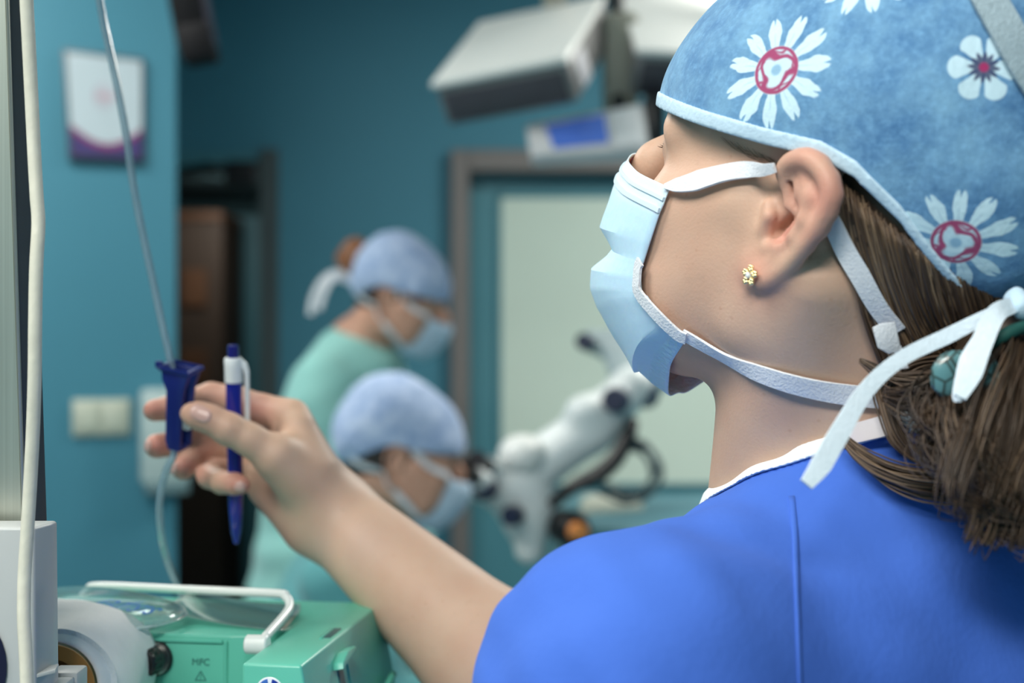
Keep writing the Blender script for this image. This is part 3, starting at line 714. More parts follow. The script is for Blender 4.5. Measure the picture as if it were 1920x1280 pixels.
# hair --------------------------------------------------------------
def hair_mat():
    m, nt, b = nodes('brown_hair'); L = nt.links.new; tc = nt.nodes.new('ShaderNodeTexCoord')
    at = nt.nodes.new('ShaderNodeAttribute'); at.attribute_name = 'tone'
    r = nt.nodes.new('ShaderNodeValToRGB'); e = r.color_ramp.elements
    e[0].position = 0; e[0].color = (.020, .012, .008, 1); e[1].position = 1; e[1].color = (.34, .23, .14, 1)
    e2 = r.color_ramp.elements.new(.5); e2.color = (.10, .062, .038, 1)
    L(at.outputs['Fac'], r.inputs[0]); L(r.outputs[0], b.inputs['Base Color']); b.inputs['Roughness'].default_value = .42; b.inputs['Specular IOR Level'].default_value = .5
    return m
HAIRM = hair_mat()
def strands(name, paths, radii, tones, m, parent, seg=3):
    V, F, T = [], [], []; base = 0
    for p, r, t in zip(paths, radii, tones):
        v, f = tube_vf(p, r, seg, True, base); V.append(v); F += f; base += len(v); T.append(np.full(len(v), t))
    me = mesh_np(name, np.vstack(V), F); a = me.attributes.new('tone', 'FLOAT', 'POINT'); a.data.foreach_set('value', np.concatenate(T).astype(np.float32))
    return put(name, me, m, parent)
CAPR = P(1905, 610, .600)                              # the tail is gathered here, under the knot of the cap
def hairbase():
    nape = MAXN(HB, HALF(lambda p: -(p @ (HR[:, 0] * -1) - HT @ (HR[:, 0] * -1)) + .004), HALF(lambda p: (p - HT) @ HR[:, 2] - .045))
    tail = U(.02, rc(P(1895, 640, .578), P(1900, 760, .585), .017, .026), rc(P(1895, 775, .578), P(1945, 890, .57), .025, .029), rc(P(1845, 770, .585), P(1925, 830, .58), .012, .026))
    return U(.01, nape, tail)
hb_ = solid('hair', hairbase(), (.08, .44, 1.28), (.36, .78, 1.60), .0022, HAIRM)
child(hb_, woman)
a_ = hb_.data.attributes.new('tone', 'FLOAT', 'POINT'); a_.data.foreach_set('value', np.full(len(hb_.data.vertices), .3, np.float32))
paths, rad, ton = [], [], []
roots = np.array([(1562, 330), (1592, 355), (1630, 390), (1690, 440), (1752, 478), (1815, 510), (1875, 532), (1930, 545)], float)
ends = np.array([(1690, 740), (1720, 735), (1755, 715), (1790, 700), (1830, 680), (1870, 660), (1900, 650), (1930, 640)], float)
rp, ep = catmull(roots, 60), catmull(ends, 60)
Q_, S_ = [], np.linspace(0, 1, 12)[:, None]; NS = 950
for k in range(NS):
    t = rng.uniform(.02, 1); i = int(t * (len(rp) - 1)); j = int(np.clip(t + rng.normal(0, .03), 0, 1) * (len(ep) - 1))
    a, b = rp[i] + rng.normal(0, 4, 2), ep[j] + rng.normal(0, 9, 2); bow = np.array([-14, 26.]) * (1 - t) + rng.normal(0, 5, 2)
    Q_.append(a * (1 - S_) + b * S_ + bow * np.sin(S_ * PI))
Q_ = np.vstack(Q_); W_ = march(BACK, Q_[:, 0], Q_[:, 1]); G_ = grad(BACK, W_, .002)
for k in range(NS):
    W, g = W_[k * 12:k * 12 + 12], G_[k * 12:k * 12 + 12]
    paths.append(W + g * (.0008 + .002 * rng.random() + .0015 * S_)); rad.append(np.interp(np.linspace(0, 1, 12), [0, .5, 1], [.0003, .00045, .0003]) * rng.uniform(.6, 1.4)); ton.append(np.clip(rng.normal(.45, .2), .05, .95))
def px3(l): return np.array([P(*q) for q in l])
tails = [  # guide strands of the tail (photo x, y, distance)
    [(1900, 640, .57), (1840, 700, .56), (1775, 742, .555), (1725, 757, .56), (1672, 745, .57)],
    [(1905, 650, .565), (1862, 730, .55), (1805, 770, .545), (1762, 805, .55), (1755, 850, .55), (1785, 885, .545)],
    [(1910, 660, .56), (1880, 730, .545), (1820, 770, .54), (1772, 790, .545), (1730, 792, .55)],
    [(1915, 660, .56), (1900, 760, .54), (1868, 840, .53), (1852, 900, .525), (1880, 935, .53)],
    [(1920, 670, .555), (1910, 790, .535), (1890, 890, .53), (1868, 945, .53), (1850, 965, .53)],
    [(1930, 670, .56), (1940, 800, .54), (1930, 920, .53), (1905, 985, .53)],
    [(1895, 650, .57), (1850, 735, .555), (1822, 810, .54), (1850, 890, .53), (1925, 945, .525)],
    [(1890, 660, .57), (1835, 735, .555), (1790, 790, .55), (1810, 845, .54), (1880, 875, .53)],
    [(1905, 660, .56), (1960, 760, .55), (1985, 880, .54), (1955, 960, .54)]]
wts = np.array([.8, .9, .9, 1.2, 1.4, 1.6, 1.8, 1.6, 1.2]); wts = wts / wts.sum()
clump = [[rng.normal(0, 1, 3) for _ in range(16)] for _ in tails]
for k in range(2600):
    gi = rng.choice(len(tails), p=wts); q = catmull(px3(tails[gi]), 5); n_ = len(q); s = np.linspace(0, 1, n_)[:, None]
    sc = .0095 if gi >= 3 else .004
    cl = rng.integers(16); off = clump[gi][cl] * sc * .75; off = off * np.array([1, .6, 1]) + rng.normal(0, .0027 if gi >= 3 else .0014, 3)
    q = q + off * np.interp(s, [0, .3, .75, 1], [.6, 1.2, 1.0, .5])
    paths.append(q); rad.append(np.interp(s[:, 0], [0, .5, 1], [.00034, .00036, .00015]) * rng.uniform(.6, 1.4)); ton.append(np.clip(rng.normal(.20 + .016 * cl, .13), .03, .95))  # tail strands toned darker, the shade beneath put into their colour
locks = []
for g0, n0, lift0 in (([(1585, 832), (1620, 868), (1690, 905), (1780, 925), (1860, 915), (1940, 880)], 90, .012), ([(1600, 850), (1660, 905), (1740, 935), (1840, 935), (1940, 905)], 60, .010), ([(1735, 905), (1700, 872), (1674, 830), (1668, 780), (1700, 742), (1760, 730)], 70, .016), ([(1640, 735), (1690, 762), (1760, 772), (1850, 790), (1940, 850)], 60, .022)):
    q = catmull(np.array(g0, float), 6); W = march(U(.01, SC, ALLFACE), q[:, 0], q[:, 1]); g = grad(SC, W, .003); locks.append((W + g * lift0, n0))
for base_, n0 in locks:
    for k in range(n0):
        s = np.linspace(0, 1, len(base_))[:, None]
        q = base_ + rng.normal(0, .0017, 3) * np.interp(s, [0, .3, 1], [.25, 1.0, 1.5]); paths.append(q); rad.append(np.interp(s[:, 0], [0, .4, 1], [.0002, .0005, .0004])); ton.append(np.clip(rng.normal(.5, .16), .05, .95))
strands('hair_strands', paths, rad, ton, HAIRM, hb_)
# fine hairs at the temple, under the cap band
tp, tr, tt = [], [], []; Q_ = []; S_ = np.linspace(0, 1, 7)[:, None]
for k in range(60):
    a = np.array([1352 + k * 2.0 + rng.normal(0, 2), 258 + k * .8 + rng.normal(0, 2)]); b = a + np.array([45, 30]) * rng.uniform(.5, 1.2)
    Q_.append(a * (1 - S_) + b * S_ + np.array([0, 5]) * np.sin(S_ * PI))
Q_ = np.vstack(Q_); W_ = march(ALLFACE, Q_[:, 0], Q_[:, 1]); G_ = grad(ALLFACE, W_, .002)
for k in range(0, 60, 2): tp.append(W_[k * 7:k * 7 + 7] + G_[k * 7:k * 7 + 7] * .0003); tr.append(.00008); tt.append(rng.uniform(.6, .95))
strands('temple_hair', tp, tr, tt, HAIRM, hb_, 3)
LASH = mat('eyelash', (.03, .018, .014, 1), rough=.5)
lp = []
for k in range(14):
    a = lray([1270 - 1.3 * k], [257 + .9 * k], (0, 3.9 - .05 * k, 0), np.array([0, 1., 0]))[0]; b = lray([1252 - 1.6 * k + (k % 3) * 3], [264 + .8 * k], (0, 4.1, 0), np.array([0, 1., 0]))[0]
    s = np.linspace(0, 1, 6)[:, None]; lp.append(toW(a * (1 - s) + b * s + np.array([0, 0, -.12]) * np.sin(s * PI)))
V, F, base = [], [], 0
for p in lp:
    v, f = tube_vf(p, np.linspace(.00022, .00006, 6), 4, True, base); V.append(v); F += f; base += len(v)
put('eyelashes', mesh_np('eyelashes', np.vstack(V), F), LASH, body)
# cap ties, knot, elastic, hair clip
TIE = mat('tie_cloth', (.70, .80, .88, 1), rough=.8, var=.04, vscale=300, bump=.4, bscale=700, spec=.2)
def strip(name, l, width, nv, m=TIE, th=.0007):
    q = catmull(px3(l), 7); return child(ribbon(name, q, np.asarray(nv, float), width if np.ndim(width) == 0 else np.interp(np.linspace(0, 1, len(q)), np.linspace(0, 1, len(width)), width), m, None, th), woman)
strip('cap_tie', [(1900, 572, .552), (1855, 590, .548), (1780, 628, .545), (1690, 672, .54), (1625, 730, .535), (1575, 810, .525), (1540, 870, .52), (1512, 908, .517)], [.004, .005, .006, .0058, .0062, .0075, .0078, .005], (.25, -1, .35))
strip('cap_tie', [(1900, 572, .55), (1868, 588, .542), (1842, 640, .532), (1822, 700, .526), (1800, 745, .523)], [.006, .0075, .008, .0075, .0045], (-.3, -1, .1))
strip('cap_tie', [(1800, 745, .523), (1793, 742, .526), (1800, 700, .53), (1815, 660, .533), (1850, 605, .542)], [.003, .003, .003, .005, .005], (-.9, -.4, .1))
child(solid('tie_knot', U(.004, rc(P(1895, 562, .555), P(1915, 572, .55), .0028, .0035), rc(P(1908, 552, .553), P(1918, 588, .552), .003, .0028)), P(1905, 570, .553) - .03, P(1905, 570, .553) + .03, .0012, BANDM), woman)
child(prism('strap_end', px3([(1636, 614, .566), (1652, 606, .567), (1678, 603, .568), (1690, 655, .570), (1668, 664, .569), (1646, 652, .567)]), np.array([.0002, .0012, .0001]), STRAP, None, .0003), woman)
child(prism('strap_end', px3([(1672, 650, .572), (1690, 648, .572), (1704, 690, .573), (1690, 692, .573)]), np.array([.0002, .001, .0001]), STRAP, None, .0002), woman)
strip('neck_label', [(1592, 815, .594), (1650, 800, .586), (1705, 785, .582)], [.008, .0085, .008], (-.2, -1, .2), mat('label_cloth', (.62, .58, .60, 1), rough=.9))
strip('neck_label', [(1690, 770, .580), (1715, 785, .578), (1735, 798, .577)], [.009, .009, .0085], (-.4, -1, .2), TIE)
GREEN = mat('green_elastic', (.01, .09, .075, 1), rough=.7)
el_ = catmull(px3([(1850, 655, .55), (1868, 638, .545), (1895, 622, .545), (1925, 612, .55)]), 5)
child(tube('hair_elastic', el_, .0026, GREEN), woman)
def clip_mat():
    m, nt, b = nodes('hair_clip_shell'); tc = nt.nodes.new('ShaderNodeTexCoord'); v = nt.nodes.new('ShaderNodeTexVoronoi'); v.inputs['Scale'].default_value = 170; v.feature = 'DISTANCE_TO_EDGE'
    nt.links.new(tc.outputs['Object'], v.inputs['Vector']); r = nt.nodes.new('ShaderNodeValToRGB'); r.color_ramp.elements[0].color = (.03, .05, .045, 1); r.color_ramp.elements[0].position = .03
    r.color_ramp.elements[1].position = .12; r.color_ramp.elements[1].color = (.10, .24, .26, 1); nt.links.new(v.outputs['Distance'], r.inputs[0]); nt.links.new(r.outputs[0], b.inputs['Base Color']); b.inputs['Roughness'].default_value = .3
    b.inputs['Coat Weight'].default_value = .5; return m
CLIPM = clip_mat()
clipo = child(solid('hair_clip', U(.003, el(P(1782, 700, .541), (.0075, .003, .0095), np.array([[.9, 0, .43], [0, 1, 0], [-.43, 0, .9]])), el(P(1842, 690, .539), (.006, .003, .0095), np.array([[.9, 0, -.43], [0, 1, 0], [.43, 0, .9]]))), P(1800, 695, .535) - .04, P(1800, 695, .535) + .04, .0012, CLIPM), woman)
clipo['label'] = 'turquoise patterned hair clip'
# ear stud: gold flower round a clear stone
GOLD = mat('gold', (.95, .80, .45, 1), rough=.18, metal=1, var=.02)
ec = march(BODY, [1411], [517])[0]; gn = grad(BODY, ec[None], .002)[0]; ta = nrm(np.cross(gn, [0, 0, 1])); tb = np.cross(ta, gn)
ear = child(put('ear_stud', bpy.data.meshes.new('ear_stud'), GOLD), woman); bm = bmesh.new()
for k in range(5):
    a = k * 2 * PI / 5 + .5; c0 = ec + gn * .0016 + (ta * math.cos(a) + tb * math.sin(a)) * .0030
    for j in range(5):
        b2 = j * 2 * PI / 5; c = c0 + (ta * math.cos(b2) + tb * math.sin(b2)) * .0009
        bmesh.ops.create_uvsphere(bm, u_segments=8, v_segments=6, radius=.00085, matrix=Matrix.Translation(Vector(c)))
    bmesh.ops.create_cone(bm, cap_ends=True, segments=10, radius1=.0004, radius2=.0004, depth=.003, matrix=Matrix.Translation(Vector(ec + gn * .0008 + (c0 - ec) * .5)))
for f in bm.faces: f.smooth = True
bm.to_mesh(ear.data); bm.free()
gem = bpy.data.meshes.new('stone'); bm = bmesh.new(); bmesh.ops.create_icosphere(bm, subdivisions=1, radius=.0014, matrix=Matrix.Translation(Vector(ec + gn * .0024))); bm.to_mesh(gem); bm.free()
put('stone', gem, mat('clear_stone', (.9, .92, .95, 1), rough=.03, spec=1, coat=1, var=0), ear)
# ------------------------------------------------------------------ what the hand holds
def PZ(px, py, z):
    d = (CAMZ - z) * FPX / (py - 640); return P(px, py, d)
NAVY = mat('navy_plastic', (.010, .022, .17, 1), rough=.28, var=.05, spec=.5)
CD = .866
clamp = empty('roller_clamp', 'dark blue roller clamp on the clear drip tube, held in the fingers', 'clamp', P(333, 765, CD))
fp = [(301, 690), (353, 702), (350, 715), (343, 735), (338, 785), (336, 848), (314, 843), (309, 826), (311, 733), (303, 712)]
ext = np.array([.0055, .0115, .0038])
F0 = [P(x, y, CD - .0055) for x, y in fp]
for k, (nm, off) in enumerate((('side_plate', 0.), ('side_plate', .78))):
    child(prism(nm, [p + ext * off for p in F0], ext * .22, NAVY, None, .0006), clamp)
lw = [F0[0], F0[0] + (.0022, 0, 0), F0[8] + (.0022, 0, 0), F0[7] + (.0022, 0, 0), F0[7], F0[8], F0[9]]
child(prism('web_plate', [np.array(p) + ext * .1 for p in lw], ext * .8, NAVY, None, .0005), clamp)
child(prism('end_plate', [F0[6] + ext * .1, F0[5] + ext * .1, F0[5] + ext * .1 + (0, 0, .002), F0[6] + ext * .1 + (0, 0, .002)], ext * .8, NAVY, None, .0003), clamp)
bm = bmesh.new()
for a, b, hw in ((F0[0], F0[1], .0011), (F0[0] + ext, F0[1] + ext, .0011), (F0[1], F0[1] + ext, .0011), (F0[0], F0[0] + ext, .0011)):
    u = nrm(b - a); v = np.array([0, 0, 1.]); v = nrm(v - u * (u @ v)); bm_box(bm, (a + b) / 2, (np.linalg.norm(b - a) / 2 + .0012, .0013, .0014), [u, np.cross(v, u), v], .0005, 1)
child(bm_finish(bm, 'rim', NAVY), clamp)
child(box('hook', P(299, 683, CD - .003), (.0024, .0016, .0022), NAVY, None, None, .0006), clamp)
RW = mat('white_plastic', (.78, .82, .83, 1), rough=.35, var=.02)
rcn = P(341, 796, CD - .0055) + ext * .5
wheel = child(lathe('roller', [(.001, -.0036), (.0046, -.0036), (.005, -.003), (.005, .003), (.0046, .0036), (.001, .0036)], rcn, ext, RW, None, 28), clamp); wheel['label'] = 'white ridged roller wheel'
TUBE = clear('clear_tube', (.80, .90, .93, 1), gloss=.55, milk=.42, milkcol=(.50, .66, .74, 1), rough=.2)
tp_ = [(40, -3420, .80), (60, -2200, .82), (110, -1000, .83), (150, -330, .84), (170, -120, .85), (190, 20, .856), (205, 92, .858), (222, 172, .86), (238, 260, .862), (247, 330, .863), (262, 412, .864), (284, 515, .865), (304, 608, .866), (317, 665, .867), (323, 700, .868), (326, 770, .868), (327, 845, .868), (316, 872, .868), (305, 905, .87), (299, 950, .872), (302, 1000, .876), (311, 1042, .885), (324, 1078, .90), (340, 1115, .925), (352, 1160, .945), (352, 1260, .95), (345, 1400, .95)]
tag(tube('drip_tube', px3(tp_), .0024, TUBE, None, 14, 6), 'clear plastic drip tube hanging in front of the teal wall and through the blue clamp', 'tube')
# pen
pa, pb = P(443, 1019, .880), P(437, 646, .862); pax = nrm(pb - pa); PL = np.linalg.norm(pb - pa)
pen = empty('ballpoint_pen', 'blue click pen with a white collar and clip, held upright against the palm', 'pen', pa)
PENB = mat('pen_blue', (.010, .012, .26, 1), rough=.16, var=.04, coat=.5)
PENR = mat('pen_button', (.012, .008, .16, 1), rough=.2, coat=.4)
u_ = PL / 373.
r_ = lambda px: px * .87 / FPX
child(lathe('barrel', [(r_(3), 0), (r_(5.5), 2 * u_), (r_(7), 14 * u_), (r_(9), 18 * u_), (r_(12.5), 60 * u_), (r_(14.2), 110 * u_), (r_(15), 200 * u_), (r_(15), 306 * u_), (r_(12), 308 * u_)], pa, pax, PENB, None, 32), pen)
child(lathe('collar', [(r_(12), 303 * u_), (r_(16.2), 304 * u_), (r_(16.4), 330 * u_), (r_(17), 346 * u_), (r_(15), 349 * u_), (r_(11), 349.5 * u_)], pa, pax, RW, None, 32), pen)
child(lathe('push_button', [(r_(10.5), 345 * u_), (r_(10.5), 368 * u_), (r_(9.5), 372 * u_), (r_(4), 373.5 * u_)], pa, pax, PENR, None, 28), pen)
bm = bmesh.new(); cx_ = np.array([1., 0, 0]); cy_ = np.cross(pax, cx_)
prism_bm(bm, [pa + pax * u_ * h + cx_ * r_(x) - cy_ * r_(4.5) for x, h in ((-2, 349), (16, 347), (25, 339), (29, 326), (29, 215), (25, 212), (20, 216), (21, 318), (17, 331), (-2, 333))], cy_ * r_(9), .0004)
child(bm_finish(bm, 'clip', RW), pen)

# ------------------------------------------------------------------ front left: ventilator, trolley, column, cable
GRN = mat('green_plastic', (.115, .50, .375, 1), rough=.34, var=.03, bump=.08, bscale=1500, spec=.5)
GRD = mat('green_plastic_dark', (.03, .10, .10, 1), rough=.5, var=.03)
BLK = mat('black_plastic', (.012, .012, .014, 1), rough=.35, var=.1)
WPL = mat('white_metal', (.80, .83, .80, 1), rough=.28, var=.02, coat=.2)
zt = 1.2925; e1 = np.array([.99, -.139, 0]); e2 = np.array([.139, .99, 0]); VO = np.array([-.1025, .692, zt])
def V3(u, v, h=0.): return VO - e1 * u + e2 * v + UP * h
vent = empty('ventilator', 'green portable ventilator box with white carrying handle under the pen', 'medical device', (VO[0], VO[1], 1.17))
def flare(pts, low, out):                             # a block with the given top outline, flaring a little to its foot
    bm = bmesh.new(); c = np.mean(pts, 0); a = [bm.verts.new(p) for p in pts]; b = []
    for p, o in zip(pts, out): b.append(bm.verts.new(np.asarray(p) + np.asarray(o) - UP * low))
    n = len(a); bm.faces.new(a); bm.faces.new(b[::-1]); 
    for i in range(n): bm.faces.new((a[i], b[i], b[(i + 1) % n], a[(i + 1) % n]))
    bmesh.ops.recalc_face_normals(bm, faces=bm.faces); bmesh.ops.bevel(bm, geom=list(bm.edges), offset=.0016, segments=3, affect='EDGES', profile=.5); return bm
o_ = e1 * .024; of = -e2 * .003
arc_ = [V3(.0585 - .0265 * math.sin(t), .064 + .028 * (1 - math.cos(t))) for t in np.linspace(0, PI / 2, 6)]
pts_ = [V3(0, 0), V3(0, .168), V3(.20, .168), V3(.20, .064), *arc_, V3(.031, .05), V3(.030, 0)]
child(bm_finish(flare(pts_, .1225, [o_ + of, o_, (0, 0, 0), of] + [of] * 2 + [(0, 0, 0)] * 5 + [of]), 'housing', GRN), vent)
# recessed front panel of the main housing (a raised border round it)
bm = bmesh.new()
for c, hx, hz in (((.128, .0), .070, .0012),): pass
for a, b in ((V3(.19, .0632, -.0035), V3(.062, .0632, -.0035)), (V3(.0605, .0632, -.003), V3(.0605, .0632, -.115))):
    u = nrm(b - a); v = -e2; bm_box(bm, (a + b) / 2, (np.linalg.norm(b - a) / 2, .0009, .0011), [u, v, np.cross(u, v)], .0005, 1)
child(bm_finish(bm, 'panel_border', GRN), vent)
child(box('card_slot', PZ(620, 1187, zt) - UP * .0012, (.0030, .012, .0018), GRD, None, [e1, e2, UP], .0004), vent)
child(box('slot_lip', PZ(613, 1189, zt) + UP * .0002, (.0007, .0125, .0009), GRN, None, [e1, e2, UP], .0003), vent)
sd = nrm(np.cross(e2, -UP * .1225 + o_)); sd = sd if sd @ e1 > 0 else -sd
dn = nrm(-UP * .1225 + o_)
def onside(v, h): return V3(0, v) + dn * h
latch = child(prism('latch', [onside(.048, .014), onside(.050, .0105), onside(.062, .0075), onside(.078, .008), onside(.078, .0105), onside(.062, .0125)], sd * .006, GRN, None, .0006), vent)
child(box('latch_groove', onside(.060, .045) + sd * .0002, (.0045, .033, .0006), GRD, None, [e2, dn, sd], .0003), vent)
child(box('side_rib', onside(.0745, .048), (.0008, .036, .0012), GRN, None, [e2, dn, sd], .0004), vent)
child(tube('side_rail', [onside(.10, .062), onside(.102, .052) + sd * .003, onside(.115, .046) + sd * .004, onside(.150, .040) + sd * .004], .0022, GRN, None, 10, 5), vent)
# handle
hp_ = px3([(146, 1142, .87), (152, 1122, .885), (165, 1106, .89), (188, 1098, .885), (350, 1105, .845), (515, 1112, .802), (535, 1118, .797), (543, 1131, .793), (536, 1150, .782), (492, 1200, .742)])
hd_ = child(tube('carry_handle', hp_, .00245, WPL, None, 16, 6), vent); hd_['label'] = 'white bent-rod carrying handle'
pc = P(482, 1208, .737)
child(lathe('handle_pivot', [(.0005, -.006), (.0042, -.006), (.0050, -.0052), (.0052, .0052), (.0044, .006), (.0005, .006)], pc, e1, WPL, None, 32), vent)
pc2 = P(150, 1150, .868); child(lathe('handle_pivot', [(.0005, -.006), (.0042, -.006), (.0050, -.0052), (.0052, .0052), (.0044, .006), (.0005, .006)], pc2, e1, WPL, None, 32), vent)
# knob
kc = V3(.0995, .0638, -.0135); kax = nrm(-e2 + e1 * -.12)
fl_ = child(lathe('knob_collar', [(.0005, 0), (.0096, 0), (.0098, .0012), (.0092, .0022), (.0005, .0022)], kc, kax, BLK, None, 40), vent)
child(lathe('knob_ring', [(.0083, .0018), (.0090, .0018), (.0090, .0026), (.0083, .0026)], kc, kax, mat('steel_ring', (.55, .55, .52, 1), rough=.25, metal=1), None, 40), vent)
kn = child(lathe('knob', [(.0005, .002), (.0076, .002), (.0076, .008), (.0072, .0082), (.0072, .0145), (.0062, .0155), (.0056, .0150), (.003, .0150), (.0012, .0156), (.0005, .0157)], kc, kax, BLK, None, 40), vent)
bm = bmesh.new(); ku = nrm(np.cross(kax, UP)); kv = np.cross(ku, kax)
for k in range(14):
    a = k * 2 * PI / 14; r = ku * math.cos(a) + kv * math.sin(a); bm_box(bm, kc + kax * .0113 + r * .0071, (.0007, .0009, .003), [r, np.cross(kax, r), kax], .0003, 1)
put('grip_ridges', bm_finish(bm, 'grip_ridges', BLK).data, None, kn); bpy.data.objects.remove(bpy.data.objects['grip_ridges'])
kn.children[0].name = 'grip_ridges'
def text_mesh(name, txt, size, org, ax, ay, depth, m, parent=None, shear=0., yscale=1.):
    cu = bpy.data.curves.new(name, 'FONT'); cu.body = txt; cu.size = size; cu.extrude = depth; cu.align_x = 'CENTER'; cu.align_y = 'CENTER'; cu.shear = shear
    tmp = bpy.data.objects.new(name, cu); C.objects.link(tmp); dg = bpy.context.evaluated_depsgraph_get()
    me = bpy.data.meshes.new_from_object(tmp.evaluated_get(dg)); bpy.data.objects.remove(tmp); me.name = name
    ax, ay = nrm(ax), nrm(ay); az = np.cross(ax, ay)
    M = np.eye(4); M[:3, 0], M[:3, 1], M[:3, 2], M[:3, 3] = ax, ay, az, org
    M[:3, 1] *= yscale; me.transform(Matrix(M.tolist())); me.materials.clear(); return put(name, me, m, parent)
ENG = mat('engraved_green', (.045, .22, .18, 1), rough=.5)
child(text_mesh('moulded_letters', 'MFC', .0052, V3(.0745, .0635, -.0150), e1, UP, .0004, ENG), vent)
bm = bmesh.new(); tc_ = V3(.0745, .0635, -.0225)
tv = [tc_ + UP * .0028, tc_ - e1 * .003 - UP * .0022, tc_ + e1 * .003 - UP * .0022]
for i in range(3):
    a, b = tv[i], tv[(i + 1) % 3]; u = nrm(b - a); bm_box(bm, (a + b) / 2, (np.linalg.norm(b - a) / 2, .0003, .0003), [u, -e2, np.cross(u, -e2)], 0)
bm_box(bm, tc_ + UP * .0002, (.0002, .0003, .0011), [e1, e2, UP], 0); bm_box(bm, tc_ - UP * .0015, (.00025, .0003, .00025), [e1, e2, UP], 0)
child(bm_finish(bm, 'moulded_triangle', ENG), vent)
# round badge: white disc, two blue sectors, a white bar between
bc_ = V3(.0155, -.0009, -.0128); nfr = -nrm(e2 * 1 - UP * -.02)
badge = child(lathe('badge', [(.0002, 0), (.0068, 0), (.0070, .0003), (.0066, .0006), (.0002, .0006)], bc_, nfr, mat('badge_white', (.75, .8, .85, 1), rough=.25, var=.01), None, 40), vent)
def sector(a0, a1, r0, r1, m):
    a = np.linspace(a0, a1, 16); pts = [bc_ + nfr * .0007 + (e1 * math.cos(t) + UP * math.sin(t)) * r1 for t in a] + [bc_ + nfr * .0007 + (e1 * math.cos(t) + UP * math.sin(t)) * r0 for t in a[::-1]]
    o = prism('badge_sector', pts, nfr * .0002, m, None, 0); o.parent = badge; o.matrix_parent_inverse = badge.matrix_parent_inverse.copy(); o.matrix_parent_inverse = Matrix.Identity(4); o.matrix_local = Matrix.Identity(4); return o
B1 = mat('badge_blue', (.06, .17, .55, 1), rough=.25, var=.01); B2 = mat('badge_dark_blue', (.02, .05, .34, 1), rough=.25, var=.01)
sector(1.75, 3.6, .0012, .0061, B1); sector(3.75, 4.6, .0012, .0061, B2); sector(-.4, 1.35, .0012, .0061, B2); sector(4.8, 5.75, .0012, .0061, B1)

# clear bag lying over the ventilator
FILM = clear('clear_film', (.86, .94, .93, 1), gloss=.30, milk=.13, milkcol=(.62, .80, .80, 1), rough=.12)
bag = empty('plastic_bag', 'clear plastic bag printed in blue, lying on the ventilator behind its handle', 'bag', V3(.13, .10))
bagc = V3(.142, .077, .0070)
BN = U(.012, el(bagc, (.052, .042, .0078), np.stack([e1, e2, UP], 1)), el(bagc + e1 * -.05 + e2 * .01, (.05, .037, .0072), np.stack([e1, e2, UP], 1)))
BN = FN(lambda p, d: d + wob(.0010, 110, 21)(p * np.array([1, 1, .3])), BN)
child(solid('pillow', BN, bagc - .14, bagc + .14, .0022, FILM), bag)
sh = np.array([[V3(.105 - .072 * s + .012 * t * t, .085 + .075 * t - .01 * s, .0012 + .008 * (1 - s) ** 3 + .0006 * math.sin(9 * t + 4 * s)) for t in np.linspace(0, 1, 24)] for s in np.linspace(0, 1, 24)])
child(sheet('flap', sh, .0003, FILM, None, 2.), bag)
rim_ = catmull([V3(.125, .038, .0055), V3(.100, .052, .0055), V3(.090, .077, .006), V3(.100, .101, .006), V3(.125, .115, .006), V3(.16, .119, .006), V3(.20, .115, .006)], 8)
child(tube('welded_seam', rim_, .0010, clear('film_seam', (.9, .95, .95, 1), gloss=.5, milk=.6, milkcol=(.75, .9, .88, 1)), None, 8), bag)
INK = mat('blue_ink', (.02, .14, .50, 1), rough=.5)
def ontop(tm):                                        # printing follows the pillow
    n = len(tm.data.vertices); co = np.empty(n * 3, np.float32); tm.data.vertices.foreach_get('co', co); co = co.reshape(-1, 3).astype(float)
    for _ in range(12): co[:, 2] -= np.clip(sdf(BN, co) - .0004, -.004, .004)
    tm.data.vertices.foreach_set('co', co.astype(np.float32).ravel()); tm.data.update()
for txt, u, v, sz, rot in (('super', .122, .064, .0135, .30), ('su', .1040, .060, .0120, .25)):
    ax = -(e1 * math.cos(rot) - e2 * math.sin(rot)); ay = np.cross(UP, ax)
    t_ = text_mesh('printed_word', txt, sz, V3(u, v, .028), ax, ay, 0, INK, None, .25, 2.6); ontop(t_); child(t_, bag)

# brown-orange ring with white cloth pulled over it
ORG = mat('amber_plastic', (.42, .19, .04, 1), rough=.4, var=.05)
rcen = P(92, 1292, .70); rax = nrm((.22, -1, .10))
ring = tag(lathe('amber_ring', [(.0155, 0), (.0205, 0), (.0222, .002), (.0222, .03), (.0155, .03), (.0150, .004)], rcen + rax * -.024, rax, ORG, None, 48), 'amber plastic ring standing beside the grey holder', 'ring')
ru = nrm(np.cross(rax, UP)); ru = ru if ru[0] > 0 else -ru; rv = np.cross(ru, rax); rv = rv if rv[2] > 0 else -rv
CLW = mat('white_nonwoven_cloth', (.93, .93, .92, 1), rough=.85, var=.03, vscale=120, bump=.35, bscale=700, spec=.2, sheen=.2)
def cloth_pt(a, s):
    r = .0232 + .0028 * s + (.0118 + .0125 * max(0., math.cos(a + .1))) * s ** .75 + .0016 * math.sin(5 * a + 6 * s) * s
    dpt = -.002 - .058 * s ** 1.25
    return rcen + rax * (dpt + .004) + (ru * math.cos(a) + rv * math.sin(a)) * r
cg = np.array([[cloth_pt(a, s) for a in np.linspace(-1.5, 3.3, 70)] for s in np.linspace(0, 1, 26)])
cl = sheet('nonwoven_cover', cg, .0007, CLW, None, 2.); tag(cl, 'white nonwoven cloth stretched over the amber ring next to the ventilator', 'cloth')
hem = catmull(np.array([cloth_pt(a, .16) for a in np.linspace(-1.5, 3.3, 40)]), 3); hemn = np.gradient(hem, axis=0)
